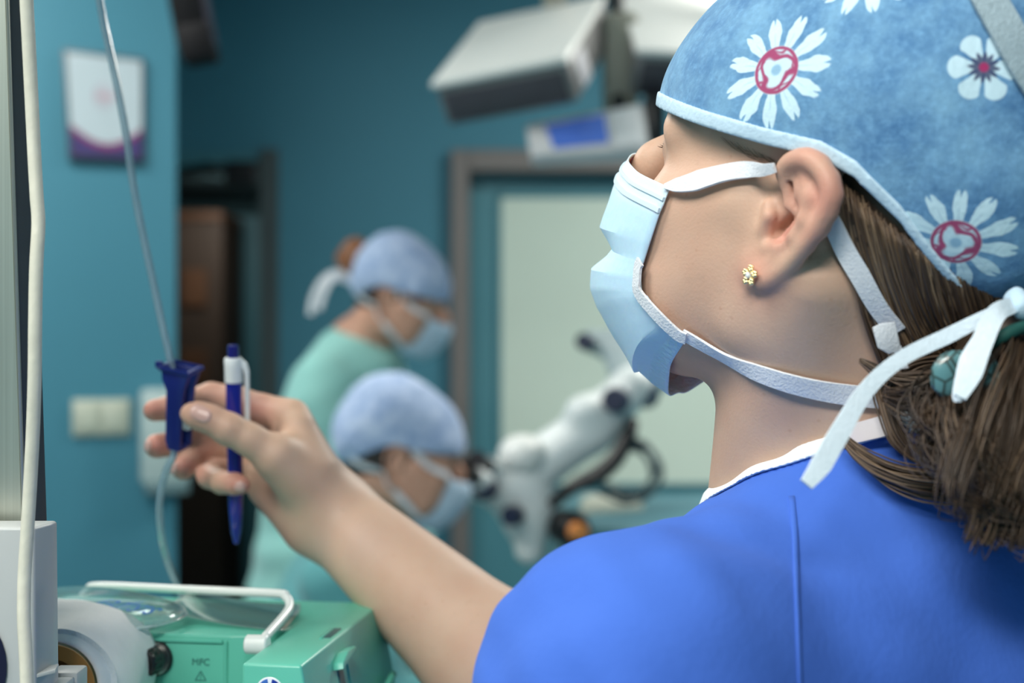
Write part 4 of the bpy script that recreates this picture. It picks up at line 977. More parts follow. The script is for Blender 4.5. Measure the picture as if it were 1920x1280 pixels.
hc = ribbon('stitched_hem', hem + rax * .0005, rax, .0045, mat('hem_cloth', (.74, .79, .80, 1), rough=.9, bump=1, bscale=500), cl)

# aluminium column, grey holder, trolley, cable
def alu():
    m, nt, b = nodes('brushed_aluminium'); L = nt.links.new; tc = nt.nodes.new('ShaderNodeTexCoord'); mp = nt.nodes.new('ShaderNodeMapping'); mp.inputs['Scale'].default_value = (900, 900, 6); L(tc.outputs['Object'], mp.inputs[0])
    n = nt.nodes.new('ShaderNodeTexNoise'); n.inputs['Scale'].default_value = 1; n.inputs['Detail'].default_value = 4; L(mp.outputs[0], n.inputs['Vector'])
    mx = nt.nodes.new('ShaderNodeMix'); mx.data_type = 'RGBA'; mx.inputs[6].default_value = (.42, .43, .36, 1); mx.inputs[7].default_value = (.66, .67, .58, 1); L(n.outputs['Fac'], mx.inputs[0]); L(mx.outputs[2], b.inputs['Base Color'])
    b.inputs['Metallic'].default_value = .75; b.inputs['Roughness'].default_value = .42; return m
ALU = alu()
ca, cb = P(13, 0, .66), P(44, 980, .66); cax = nrm(ca - cb)
def colpt(h): return cb + cax * h
column = empty('equipment_column', 'brushed aluminium upright profile behind the white cable', 'column', (colpt(-.2)[0], .70, 1.17))
lo_, hi_ = colpt(-.17), colpt(1.02)
base_ = [np.zeros(3), np.array([.0068, .013, 0]), np.array([.004, .016, 0]), np.array([-.075, .07, 0]), np.array([-.075, 0, 0])]
child(prism('profile', [lo_ + b for b in base_], hi_ - lo_, mat('dark_profile', (.05, .06, .065, 1), rough=.45, metal=.2), None, .0008), column)
child(prism('front_plate', [lo_ + np.array(b) for b in ((-.0002, -.0015, 0), (-.0002, .0002, 0), (-.0748, .0002, 0), (-.0748, -.0015, 0))], hi_ - lo_, ALU, None, .0004), column)
child(prism('edge_strip', [lo_ + np.array(b) for b in ((.0, -.0018, 0), (.0010, -.0010, 0), (.0010, .0008, 0), (-.0004, .0008, 0))], hi_ - lo_, ALU, None, .0002), column)
GRY = mat('grey_plastic', (.47, .49, .49, 1), rough=.4, var=.03)
HZ = P(0, 988, .628)[2]
hold = empty('grey_holder', 'grey plastic holder box clamped at the foot of the aluminium column', 'holder', P(40, 1280, .64))
hx0, hx1, hx2 = P(-140, 0, .628)[0], P(64, 0, .628)[0], P(99, 0, .645)[0]
bm = flare([np.array([hx0, .628, HZ]), np.array([hx0, .652, HZ]), np.array([hx2, .652, HZ]), np.array([hx2, .645, HZ]), np.array([hx1, .628, HZ])], .118, [(0, 0, 0)] * 2 + [(.0012, 0, 0)] * 2 + [(.0006, 0, 0)])
child(bm_finish(bm, 'case', GRY), hold)
child(lathe('round_opening', [(.0005, 0), (.030, 0), (.031, .0008), (.0005, .001)], P(-118, 1250, .6275), (0, -1, 0), mat('dark_violet_opening', (.01, .008, .03, 1), rough=.3), None, 40), hold)
child(box('ledge', P(84, 1258, .636), (.0055, .006, .0009), GRY, None, [nrm((1, .2, .22)), nrm((-.2, 1, 0)), UP], .0005), hold)
child(box('socket_block', P(128, 1275, .665), (.0068, .008, .0055), GRY, None, None, .0012), hold)
child(box('bracket', P(88, 1292, .655), (.012, .012, .0055), GRY, None, None, .001), hold)
CAB = mat('cable_sheath', (.66, .64, .54, 1), rough=.5, var=.10, vscale=90, bump=.2, bscale=300)
cpx = [(40, -5080), (44, -3000), (44, -1200), (46, -260), (50, -80), (50, 0), (53, 60), (59, 180), (65, 300), (69, 370), (72, 420), (68, 500), (66, 600), (65, 700), (62, 800), (57, 900), (51, 1000), (46, 1080), (45, 1160), (48, 1220), (51, 1300), (52, 1420)]
cpx = [(x, y, .606 + .003 * math.sin(y * .008)) for x, y in cpx]
tag(tube('white_cable', px3(cpx), .00285, CAB, None, 14, 6), 'off-white cable hanging down the front of the aluminium column', 'cable')
TRM = mat('trolley_paint', (.55, .58, .58, 1), rough=.4)
tro = empty('equipment_trolley', 'pale grey trolley carrying the green ventilator and the column', 'trolley', (-.22, .76, 0))
child(box('top_shelf', (-.22, .745, 1.158), (.155, .135, .0118), TRM, None, None, .004), tro)
child(box('low_shelf', (-.22, .745, .28), (.155, .135, .01), TRM, None, None, .004), tro)
for sx in (-1, 1):
    for sy in (-1, 1): child(tube('leg', [(-.22 + sx * .135, .745 + sy * .115, 1.15), (-.22 + sx * .135, .745 + sy * .115, .03)], .012, TRM, None, 12), tro)
# ------------------------------------------------------------------ the room
TEAL = mat('teal_wall_paint', (.062, .230, .315, 1), rough=.55, var=.04, vscale=2.5, bump=.05, bscale=120, spec=.35)
TEALD = mat('teal_leaf_paint', (.07, .235, .29, 1), rough=.45, var=.03, vscale=3)
FLOORM = mat('vinyl_floor', (.22, .34, .36, 1), rough=.4, var=.06, vscale=8)
CEILM = mat('ceiling_paint', (.75, .77, .75, 1), rough=.9, var=.02, vscale=4)
TAUPE = mat('taupe_steel', (.19, .175, .17, 1), rough=.45, var=.05, metal=.2)
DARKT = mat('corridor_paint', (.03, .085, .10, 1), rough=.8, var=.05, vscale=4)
YB = 4.4
def xb(px, d=YB): return (px - 960) / FPX * d
def zb(py, d=YB): return CAMZ - (py - 640) / FPX * d
def slab(name, x0, x1, y0, y1, z0, z1, m, parent=None, bev=.0): return box(name, ((x0 + x1) / 2, (y0 + y1) / 2, (z0 + z1) / 2), ((x1 - x0) / 2, (y1 - y0) / 2, (z1 - z0) / 2), m, parent, None, bev, 1)
HC = 2.75
struct(slab('floor', -3.2, 3.6, -2.2, 6.4, -.1, 0, FLOORM)); struct(slab('ceiling', -3.2, 3.6, -2.2, 6.4, HC, HC + .1, CEILM))
d1a, d1b, d1t = -1.75, xb(490), zb(312); d2a, d2b, d2t = xb(862), xb(1440), zb(300)
bm = bmesh.new()
for x0, x1, z0, z1 in ((-3.2, d1a, 0, HC), (d1a, d1b, d1t, HC), (d1b, d2a, 0, HC), (d2a, d2b, d2t, HC), (d2b, 3.6, 0, HC)): bm_box(bm, ((x0 + x1) / 2, YB + .06, (z0 + z1) / 2), ((x1 - x0) / 2, .06, (z1 - z0) / 2), None, 0)
struct(bm_finish(bm, 'wall_back', TEAL, None, .3))
struct(slab('wall_right', 3.5, 3.6, -2.2, 6.4, 0, HC, TEAL)); struct(slab('wall_rear', -3.2, 3.6, -2.2, -2.1, 0, HC, TEAL)); struct(slab('wall_far_left', -3.2, -3.1, -2.2, 6.4, 0, HC, TEAL))
WE = P(331, 640, 3.3); WD = nrm((-math.cos(.33), -math.sin(.33), 0)); WN = np.array([-WD[1], WD[0], 0]); WN = WN if WN[1] < 0 else -WN
wc = WE + WD * .75 - WN * .10
struct(box('wall_left', (wc[0], wc[1], HC / 2), (.75, .10, HC / 2), TEAL, None, [WD, WN, UP], .004))
def onwall(px, py, off=0.):
    D = P(px, py, 1.) - np.array([0, 0, CAMZ]); o = np.array([0, 0, CAMZ]); t = ((WE - o) @ WN) / (D @ WN); return o + D * t + WN * off
# baseboards and cornice, door 1 with the dark corridor behind
struct(slab('baseboard_back', d1b + .08, d2a - .08, YB - .015, YB, 0, .1, TAUPE))
D1 = struct(slab('door_1', d1b, d1b + .055, YB - .03, YB + .13, 0, d1t + .05, mat('slate_frame', (.06, .085, .09, 1), rough=.5))); 
slab('head_jamb', d1a, d1b, YB - .02, YB + .13, d1t, d1t + .04, TEALD, D1)
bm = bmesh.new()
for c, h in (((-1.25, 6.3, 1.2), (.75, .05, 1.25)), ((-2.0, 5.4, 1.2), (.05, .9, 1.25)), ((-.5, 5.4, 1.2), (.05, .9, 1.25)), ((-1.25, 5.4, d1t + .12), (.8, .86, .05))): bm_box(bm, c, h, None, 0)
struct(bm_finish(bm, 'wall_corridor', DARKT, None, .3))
struct(slab('lit_wall_1', xb(427, 6.1), xb(486, 6.1), 6.15, 6.2, 0, zb(402, 6.1), TEALD))  # lit part of the corridor's back wall, light put into a paler colour
WOOD = mat('dark_wood', (.045, .028, .018, 1), rough=.6, var=.2, vscale=14, stretch=(8, 8, 1))
cab = empty('corridor_cabinet', 'dark wooden cabinet standing in the unlit corridor beyond the door', 'cabinet', (xb(375, 5.6), 5.6, 0))
child(slab('carcass', xb(300, 5.6), xb(422, 5.6), 5.55, 5.95, 0, zb(415, 5.6), WOOD, None, .004), cab)
WOODL = mat('brown_wood', (.10, .045, .02, 1), rough=.5, var=.15, vscale=14)
child(slab('top_board', xb(298, 5.6), xb(424, 5.6), 5.53, 5.96, zb(415, 5.6), zb(398, 5.6), WOODL, None, .004), cab)
for y0, y1 in ((505, 575), (655, 720)): child(slab('drawer_front', xb(340, 5.55), xb(388, 5.55), 5.535, 5.552, zb(y1, 5.55), zb(y0, 5.55), WOODL, None, .003), cab)
clo = empty('door_closer', 'black door closer at the top of the narrow dark doorway', 'closer', (xb(455), YB - .07, zb(330)))
child(slab('closer_body', xb(432), xb(488), YB - .09, YB - .03, zb(350), zb(308), BLK, None, .006), clo)
child(tube('closer_arm', [(xb(440), YB - .06, zb(318)), (xb(400), YB - .10, zb(316)), (xb(350), YB - .03, zb(318))], .007, BLK, None, 8), clo)
# door 2: taupe frame, teal leaf, pale frosted pane
D2 = struct(slab('door_2', d2a + .02, d2b - .02, YB + .05, YB + .10, .01, d2t - .01, TEALD))
slab('jamb', xb(846), xb(880), YB - .04, YB + .12, 0, zb(283), TAUPE, D2, .004); slab('jamb', xb(1426), xb(1460), YB - .04, YB + .12, 0, zb(283), TAUPE, D2, .004)
slab('head_jamb', xb(880), xb(1426), YB - .04, YB + .12, zb(323), zb(283), TAUPE, D2, .004)
FROST = mat('frosted_pane', (.60, .72, .64, 1), rough=.6, var=.03, vscale=3, spec=.3)
pane = slab('pane', xb(938), xb(1396), YB + .042, YB + .056, zb(910), zb(368), FROST, D2, .002); pane['label'] = 'pale frosted door pane'
bm = bmesh.new()
for x0, x1, z0, z1 in ((932, 940, 914, 362), (1394, 1402, 914, 362)): bm_box(bm, ((xb(x0) + xb(x1)) / 2, YB + .046, (zb(z0) + zb(z1)) / 2), ((xb(x1) - xb(x0)) / 2, .008, (zb(z1) - zb(z0)) / 2), None, 0)
for z0, z1 in ((368, 361), (915, 908)): bm_box(bm, ((xb(932) + xb(1402)) / 2, YB + .046, (zb(z0) + zb(z1)) / 2), ((xb(1402) - xb(932)) / 2, .008, abs(zb(z1) - zb(z0)) / 2), None, 0)
bm_finish(bm, 'pane_bead', TEALD, D2)
# light panels
DIFF = mat('light_diffuser', (.9, .9, .88, 1), emit=((1, .97, .9, 1), 3.0))
for i, (lx, ly, pw) in enumerate(LIGHTS):
    ordn = ('over the equipment column', 'near the doorway to the corridor', 'above the draped table', 'nearest the rear wall')[i]
    lt = empty('ceiling_light', 'recessed rectangular ceiling light ' + ordn, 'light', (lx, ly, HC - .02), 'ceiling lights')
    child(slab('diffuser', lx - .58, lx + .58, ly - .28, ly + .28, HC - .022, HC - .012, DIFF), lt)
    bm = bmesh.new()
    for cx, cy, hx, hy in ((lx, ly - .295, .61, .015), (lx, ly + .295, .61, .015), (lx - .595, ly, .015, .28), (lx + .595, ly, .015, .28)): bm_box(bm, (cx, cy, HC - .016), (hx, hy, .016), None, 0)
    child(bm_finish(bm, 'frame', WPL), lt)
area('corridor_fill', (-1.0, 5.2, d1t + .05), (-1.0, 5.9, .9), .3, 7, (1, .97, .9), .3)  # unseen source added to brighten the strip at the corridor's end
# on the left wall: notice, sockets, dispenser
fr = empty('framed_notice', 'white notice with a purple foot in a dark frame on the left wall', 'notice', onwall(192, 200))
q = [onwall(*p) for p in ((117, 94), (270, 112), (271, 306), (128, 300))]
child(prism('frame', q, WN * .018, mat('notice_frame', (.05, .06, .075, 1), rough=.4), None, .002), fr)
q = [onwall(*p, .018) for p in ((124, 101), (264, 118), (265, 298), (134, 293))]
child(prism('paper', q, WN * .002, mat('notice_paper', (.44, .53, .58, 1), rough=.6, var=.02), None, 0), fr)
def wq(u, v): return (1 - v) * ((1 - u) * q[0] + u * q[1]) + v * ((1 - u) * q[3] + u * q[2])
def wallshape(name, uv, m, h=.0008, off=.0021): child(prism(name, [wq(*p) + WN * off for p in uv], WN * h, m, None, 0), fr)
ar = [(u, .70 + .17 * math.sin(PI * u)) for u in np.linspace(0, 1, 16)]
wallshape('purple_foot', ar + [(1, 1), (0, 1)], mat('notice_purple', (.045, .028, .14, 1), rough=.5))
wallshape('crimson_arc', ar + [(u, v + .055) for u, v in ar[::-1]], mat('notice_crimson', (.22, .03, .12, 1), rough=.5), .0012)
wallshape('emblem', [(.47 + .14 * math.cos(a), .40 + .13 * math.sin(a)) for a in np.linspace(0, 2 * PI, 24, endpoint=False)], mat('notice_emblem', (.42, .44, .50, 1), rough=.6), .0008)
wallshape('emblem_line', [(.36, .37), (.62, .37), (.62, .43), (.36, .43)], mat('notice_emblem_rose', (.46, .36, .42, 1), rough=.6), .0014)
BEI = mat('beige_plastic', (.50, .53, .44, 1), rough=.4, var=.03)
so = empty('socket_plate', 'beige double wall socket plate on the teal wall, low on the left', 'socket', onwall(190, 782))
def wbox(name, x0, y0, x1, y1, o0, o1, m, parent, bev=.002):
    c = (onwall((x0 + x1) / 2, (y0 + y1) / 2) + WN * (o0 + o1) / 2); hx = np.linalg.norm(onwall(x0, y0) - onwall(x1, y0)) / 2; hz = np.linalg.norm(onwall(x0, y0) - onwall(x0, y1)) / 2
    return child(box(name, c, (hx, (o1 - o0) / 2, hz), m, None, [WD, WN, UP], bev), parent)
wbox('plate', 136, 748, 244, 816, 0, .009, BEI, so); 
for x0 in (142, 194): wbox('socket_face', x0, 755, x0 + 44, 809, .009, .014, BEI, so, .003)
di = empty('wall_dispenser', 'grey-white wall dispenser behind the hand with the clamp', 'dispenser', onwall(298, 820))
wbox('housing', 262, 728, 352, 905, 0, .05, mat('dispenser_plastic', (.42, .52, .52, 1), rough=.45, var=.03), di, .012)
wbox('tray', 270, 898, 350, 922, 0, .06, mat('dispenser_tray', (.12, .2, .22, 1), rough=.5), di, .004)
# black arm hanging from the ceiling
BLM = mat('matt_black', (.008, .008, .010, 1), rough=.75, var=.1, spec=.2)
am = empty('ceiling_pendant', 'black ceiling pendant arm hanging down over the dark recess', 'pendant', (P(350, -690, 2.6)[0], 2.6, HC))
a0, a1 = P(368, 92, 2.6), P(292, -300, 2.6); u = nrm(a0 - a1); v = nrm(np.cross(u, (0, 1, 0)))
child(box('arm_tube', (a0 + a1) / 2, (np.linalg.norm(a0 - a1) / 2, .026, .030), BLM, None, [u, np.array([0, 1., 0]), v], .006), am)
child(box('end_joint', P(372, 84, 2.6), (.034, .034, .030), BLM, None, [u, np.array([0, 1., 0]), v], .008), am)
child(box('arm_edge', (a0 + a1) / 2 + v * (.034 if v[0] > 0 else -.034), (np.linalg.norm(a0 - a1) / 2, .02, .004), mat('dark_violet_paint', (.05, .045, .07, 1), rough=.4), None, [u, np.array([0, 1., 0]), v], .002), am)
child(tube('ceiling_drop', [a1 - u * -.01, a1 + UP * .06, (a1[0], 2.6, HC - .02)], .03, BLM, None, 16), am)
child(lathe('ceiling_plate', [(.001, 0), (.09, 0), (.09, .03), (.001, .03)], (a1[0], 2.6, HC - .031), (0, 0, 1), BLM, None, 32), am)
# equipment boxes hanging over the table
WHB = mat('white_enamel', (.80, .82, .80, 1), rough=.35, var=.02, coat=.2)
GFR = mat('dark_grey_front', (.055, .052, .065, 1), rough=.4, var=.08)
GSD = mat('grey_side', (.22, .22, .22, 1), rough=.35, var=.05, metal=.3)
def lampbox(nm, label, A, L_, B_, D_, ds, group=None):
    a, l, b, d = P(*A, ds[0]), P(*L_, ds[1]), P(*B_, ds[2]), P(*D_, ds[3])
    x, y = l - a, b - a; lx, ly = np.linalg.norm(x), np.linalg.norm(y); x = nrm(x); y = nrm(y - x * (x @ y)); z = np.cross(x, y); z = z if z @ (d - a) > 0 else -z; lz = np.linalg.norm(d - a)
    c = a + x * lx / 2 + y * ly / 2 + z * lz / 2
    r = empty(nm, label, 'equipment', c)
    child(box('body', c, (lx / 2, ly / 2, lz / 2), GSD, None, [x, y, z], .012, 3), r)
    child(box('lid', c - z * lz / 2, (lx / 2 + .004, ly / 2 + .004, .007), WHB, None, [x, y, z], .004), r)
    child(box('front_panel', c - y * ly / 2 + z * .006, (lx / 2 - .012, .004, lz / 2 - .014), GFR, None, [x, y, z], .003), r)
    child(box('side_reflection', c - x * lx / 2 + z * .004 - y * ly * .24, (.003, ly * .10, lz * .34), mat('pale_reflection', (.62, .62, .66, 1), rough=.3), None, [x, y, z], .002), r)  # pale plate paints a reflection on the grey side
    return r, c, x, y, z, lx, ly, lz
r1, c1, x1_, y1_, z1_, *l1 = lampbox('overhead_monitor', 'tilted white-topped equipment box hanging over the microscope, nearest the doorway', (1060, 112), (812, 160), (1132, -2), (1085, 195), (2.6, 2.706, 2.844, 2.642))
r2, c2, x2_, y2_, z2_, *l2 = lampbox('overhead_monitor', 'white-topped equipment box hanging directly behind the flowered cap', (1440, 112), (1196, 96), (1470, -40), (1446, 205), (2.75, 2.72, 3.08, 2.79))
for r, c, (sx, sy) in ((r1, c1, (.06, .22)), (r2, c2, (.10, .16))):
    yk = c + np.array([sx, sy, .03]); 
    child(tube('yoke', [c + np.array([.03, .06, 0]), yk, yk + UP * .12, (yk[0], yk[1], HC)], .024, mat('olive_grey_paint', (.33, .33, .27, 1), rough=.5), None, 16), r)
    child(lathe('ceiling_plate', [(.001, 0), (.08, 0), (.08, .025), (.001, .025)], (yk[0], yk[1], HC - .026), (0, 0, 1), WPL, None, 32), r)
k1 = child(box('rear_bracket', P(1163, 120, 2.83), (.035, .03, .10), mat('olive_grey_side', (.30, .30, .25, 1), rough=.5), None, None, .015), r1)
pn = empty('control_panel', 'slanted white control panel with a blue screen hanging under the equipment boxes', 'panel', P(1115, 245, 2.75))
q = [P(985, 232, 2.72), P(1205, 192, 2.72), P(1218, 280, 2.66), P(995, 292, 2.66)]; qn = nrm(np.cross(q[1] - q[0], q[3] - q[0])); qn = qn if qn[1] > 0 else -qn
child(prism('panel_case', q, qn * .03, mat('panel_grey', (.56, .58, .60, 1), rough=.4), None, .006), pn)
def qq(u, v): return (1 - v) * ((1 - u) * q[0] + u * q[1]) + v * ((1 - u) * q[3] + u * q[2]) - qn * .003
child(prism('blue_screen', [qq(.16, .18), qq(.67, .14), qq(.67, .80), qq(.2, .86)], qn * .0028, mat('screen_blue', (.06, .13, .45, 1), rough=.2, emit=((.06, .14, .5, 1), .35)), None, .0005), pn)
child(prism('white_key_field', [qq(.70, .08), qq(.97, .06), qq(.97, .90), qq(.72, .90)], qn * .0028, mat('panel_white', (.78, .80, .82, 1), rough=.4), None, .0005), pn)
child(box('dark_bracket', P(1226, 235, 2.76), (.02, .03, .055), BLK, None, None, .006), pn)
child(tube('hanger', [P(1160, 215, 2.73), P(1160, 150, 2.90), (P(1160, 150, 2.9)[0], 2.9, HC)], .014, BLK, None, 12), pn)

# draped table and the two people at the microscope
DRAPE = mat('teal_drape', (.035, .16, .20, 1), rough=.85, var=.08, vscale=12, bump=.4, bscale=60, sheen=.2)
zt2 = 1.125
def drape():
    U_, V_ = np.meshgrid(np.linspace(0, 1, 90), np.linspace(0, 1, 60), indexing='ij')
    x0, x1, y0, y1 = .0, .95, 2.30, 3.15
    X = x0 + (x1 - x0) * U_; Y = y0 + (y1 - y0) * V_
    m = .16
    ex = np.minimum(np.minimum(U_, 1 - U_) * (x1 - x0), np.minimum(V_, 1 - V_) * (y1 - y0))
    fall = np.clip(1 - ex / .10, 0, 1)
    Z = zt2 - fall ** 1.5 * (zt2 - .25) + .006 * np.sin(14 * X) * np.sin(11 * Y)
    sq = 1 - .0 * fall; cx, cy = (x0 + x1) / 2, (y0 + y1) / 2
    k = np.where(fall > 0, 1, 1); w_ = .022 * fall * np.sin(46 * (X + Y * 1.1))
    return np.stack([X + w_, Y + w_ * .6, Z], -1)
tb = empty('operating_table', 'operating table under a teal drape, beneath the microscope', 'table', (.4, 2.72, 0))
child(sheet('drape', drape(), .003, DRAPE, None, 2.), tb)
child(slab('table_top', 0.12, .82, 2.42, 3.03, 1.04, 1.10, TRM, None, .01), tb); child(lathe('pedestal', [(.001, 0), (.25, 0), (.25, .06), (.09, .09), (.08, 1.04), (.001, 1.04)], (.47, 2.72, 0), (0, 0, 1), TRM, None, 32), tb)
PAD = mat('cream_pad', (.52, .54, .46, 1), rough=.8, var=.06)
tag(box('cream_pad', P(1148, 962, 2.75) + (0, .02, 0), (.060, .06, .030), PAD, None, None, .02, 3), 'cream pad lying on the teal drape under the microscope', 'pad')

# microscope
MW = mat('microscope_white', (.78, .83, .83, 1), rough=.35, var=.02, coat=.2)
MG_ = mat('microscope_grey', (.36, .44, .46, 1), rough=.4, var=.03)
KN = mat('knob_blue_black', (.008, .014, .05, 1), rough=.35)
MD = 2.42
mic = empty('microscope', 'white surgical microscope on its jointed arm over the draped table', 'microscope', P(1010, 1000, MD))
M_ = lambda x, y, d=MD: P(x, y, d)
def mr(r, d=MD): return r * d / FPX
child(solid('head', U(.03, rc(M_(905, 905), M_(985, 915), mr(36), mr(46)), rc(M_(985, 890), M_(995, 940), mr(50), mr(42)), rc(M_(960, 930), M_(972, 975), mr(40), mr(30)), rc(M_(1000, 950), M_(992, 1030), mr(34), mr(27))), M_(960, 940) - .22, M_(960, 940) + .22, .004, MW), mic)
child(solid('lamp_dome', U(.01, el(M_(980, 852, MD - .03), (mr(46), mr(46), mr(38)))), M_(980, 852) - .1, M_(980, 852) + .1, .003, WHB), mic)
for dx, dy, dd in ((0, 0, 0), (24, -20, .055)):
    a, b = M_(908 + dx, 905 + dy, 2.34 + dd), M_(846 + dx, 872 + dy, 2.25 + dd); e = empty_ = child(lathe('eyepiece', [(.001, 0), (mr(20), 0), (mr(20), mr(36)), (mr(17), mr(40)), (.001, mr(40))], a, b - a, MW, None, 28), mic)
    put('eye_cup', lathe('eye_cup_tmp', [(.001, mr(40)), (mr(18), mr(40)), (mr(17), mr(66)), (mr(21), mr(78)), (.001, mr(78))], a, b - a, BLK, None, 28).data, None, e); bpy.data.objects.remove(bpy.data.objects['eye_cup_tmp'])
    e.children[0].matrix_parent_inverse = Matrix.Identity(4)
def knob(px, py, d, r, h, m=KN, axis=(-.25, -1, .1)): return child(lathe('knob', [(.001, 0), (mr(r), 0), (mr(r), h * .8), (mr(r) * .85, h), (.001, h)], M_(px, py, d), axis, m, None, 28), mic)
knob(915, 916, MD - .06, 21, .045); knob(966, 966, MD - .05, 19, .04); knob(1160, 752, MD - .02, 24, .05); knob(1213, 742, MD + .03, 24, .05); knob(1101, 643, MD + .12, 17, .04)
child(solid('lower_arm', U(.02, rc(M_(960, 905), M_(1110, 800), mr(50), mr(46)), rc(M_(1110, 800), M_(1185, 725), mr(46), mr(40)), el(M_(1100, 770, MD - .02), (mr(40), mr(40), mr(30)))), M_(1070, 820) - .26, M_(1070, 820) + .26, .004, MW), mic)
child(solid('upper_arm', U(.02, rc(M_(1185, 722, MD + .02), M_(1160, 650, MD + .10), mr(38), mr(34)), rc(M_(1160, 650, MD + .10), M_(1110, 640, MD + .13), mr(30), mr(24)), rc(M_(1190, 725, MD + .02), M_(1420, 620, MD + .45), mr(30), mr(34))), M_(1250, 680) - .42, M_(1250, 680) + .62, .005, MG_), mic)
child(tube('stand_post', [M_(1420, 640, MD + .45), np.array([*M_(1420, 600, MD + .45)[:2], HC])], .035, MG_, None, 20), mic)
child(tube('grip_bar', px3([(1032, 946, MD - .05), (1075, 912, MD - .055), (1120, 890, MD - .055), (1155, 858, MD - .05), (1178, 815, MD - .04), (1186, 790, MD - .02)]), [mr(10), mr(14), mr(17), mr(17), mr(15), mr(12)], BLK, None, 14, 6), mic)
child(lathe('focus_motor', [(.001, 0), (mr(30), 0), (mr(33), .01), (mr(33), .05), (mr(24), .06), (.001, .06)], M_(1050, 985, MD), (.55, -1, .0), BLK, None, 32), mic)
oc = child(lathe('amber_cap', [(.001, 0), (mr(17), 0), (mr(16), .018), (.001, .022)], M_(1079, 995, MD - .07), (.55, -1, 0), mat('amber_cap_plastic', (.75, .28, .08, 1), rough=.35), None, 28), mic); oc['label'] = 'orange end cap'
for k, (x, y) in enumerate(((1205, 830), (1215, 842), (1196, 846))):
    child(tube('cable_loop', px3([(x - 40, y - 10, MD), (x + 10, y + 5, MD - .02), (x + 25, y + 55, MD - .03), (x - 15, y + 95, MD), (x - 75, y + 75, MD + .02)]), mr(5), mat('cable_grey', (.12, .16, .17, 1), rough=.5), None, 8, 6), mic)

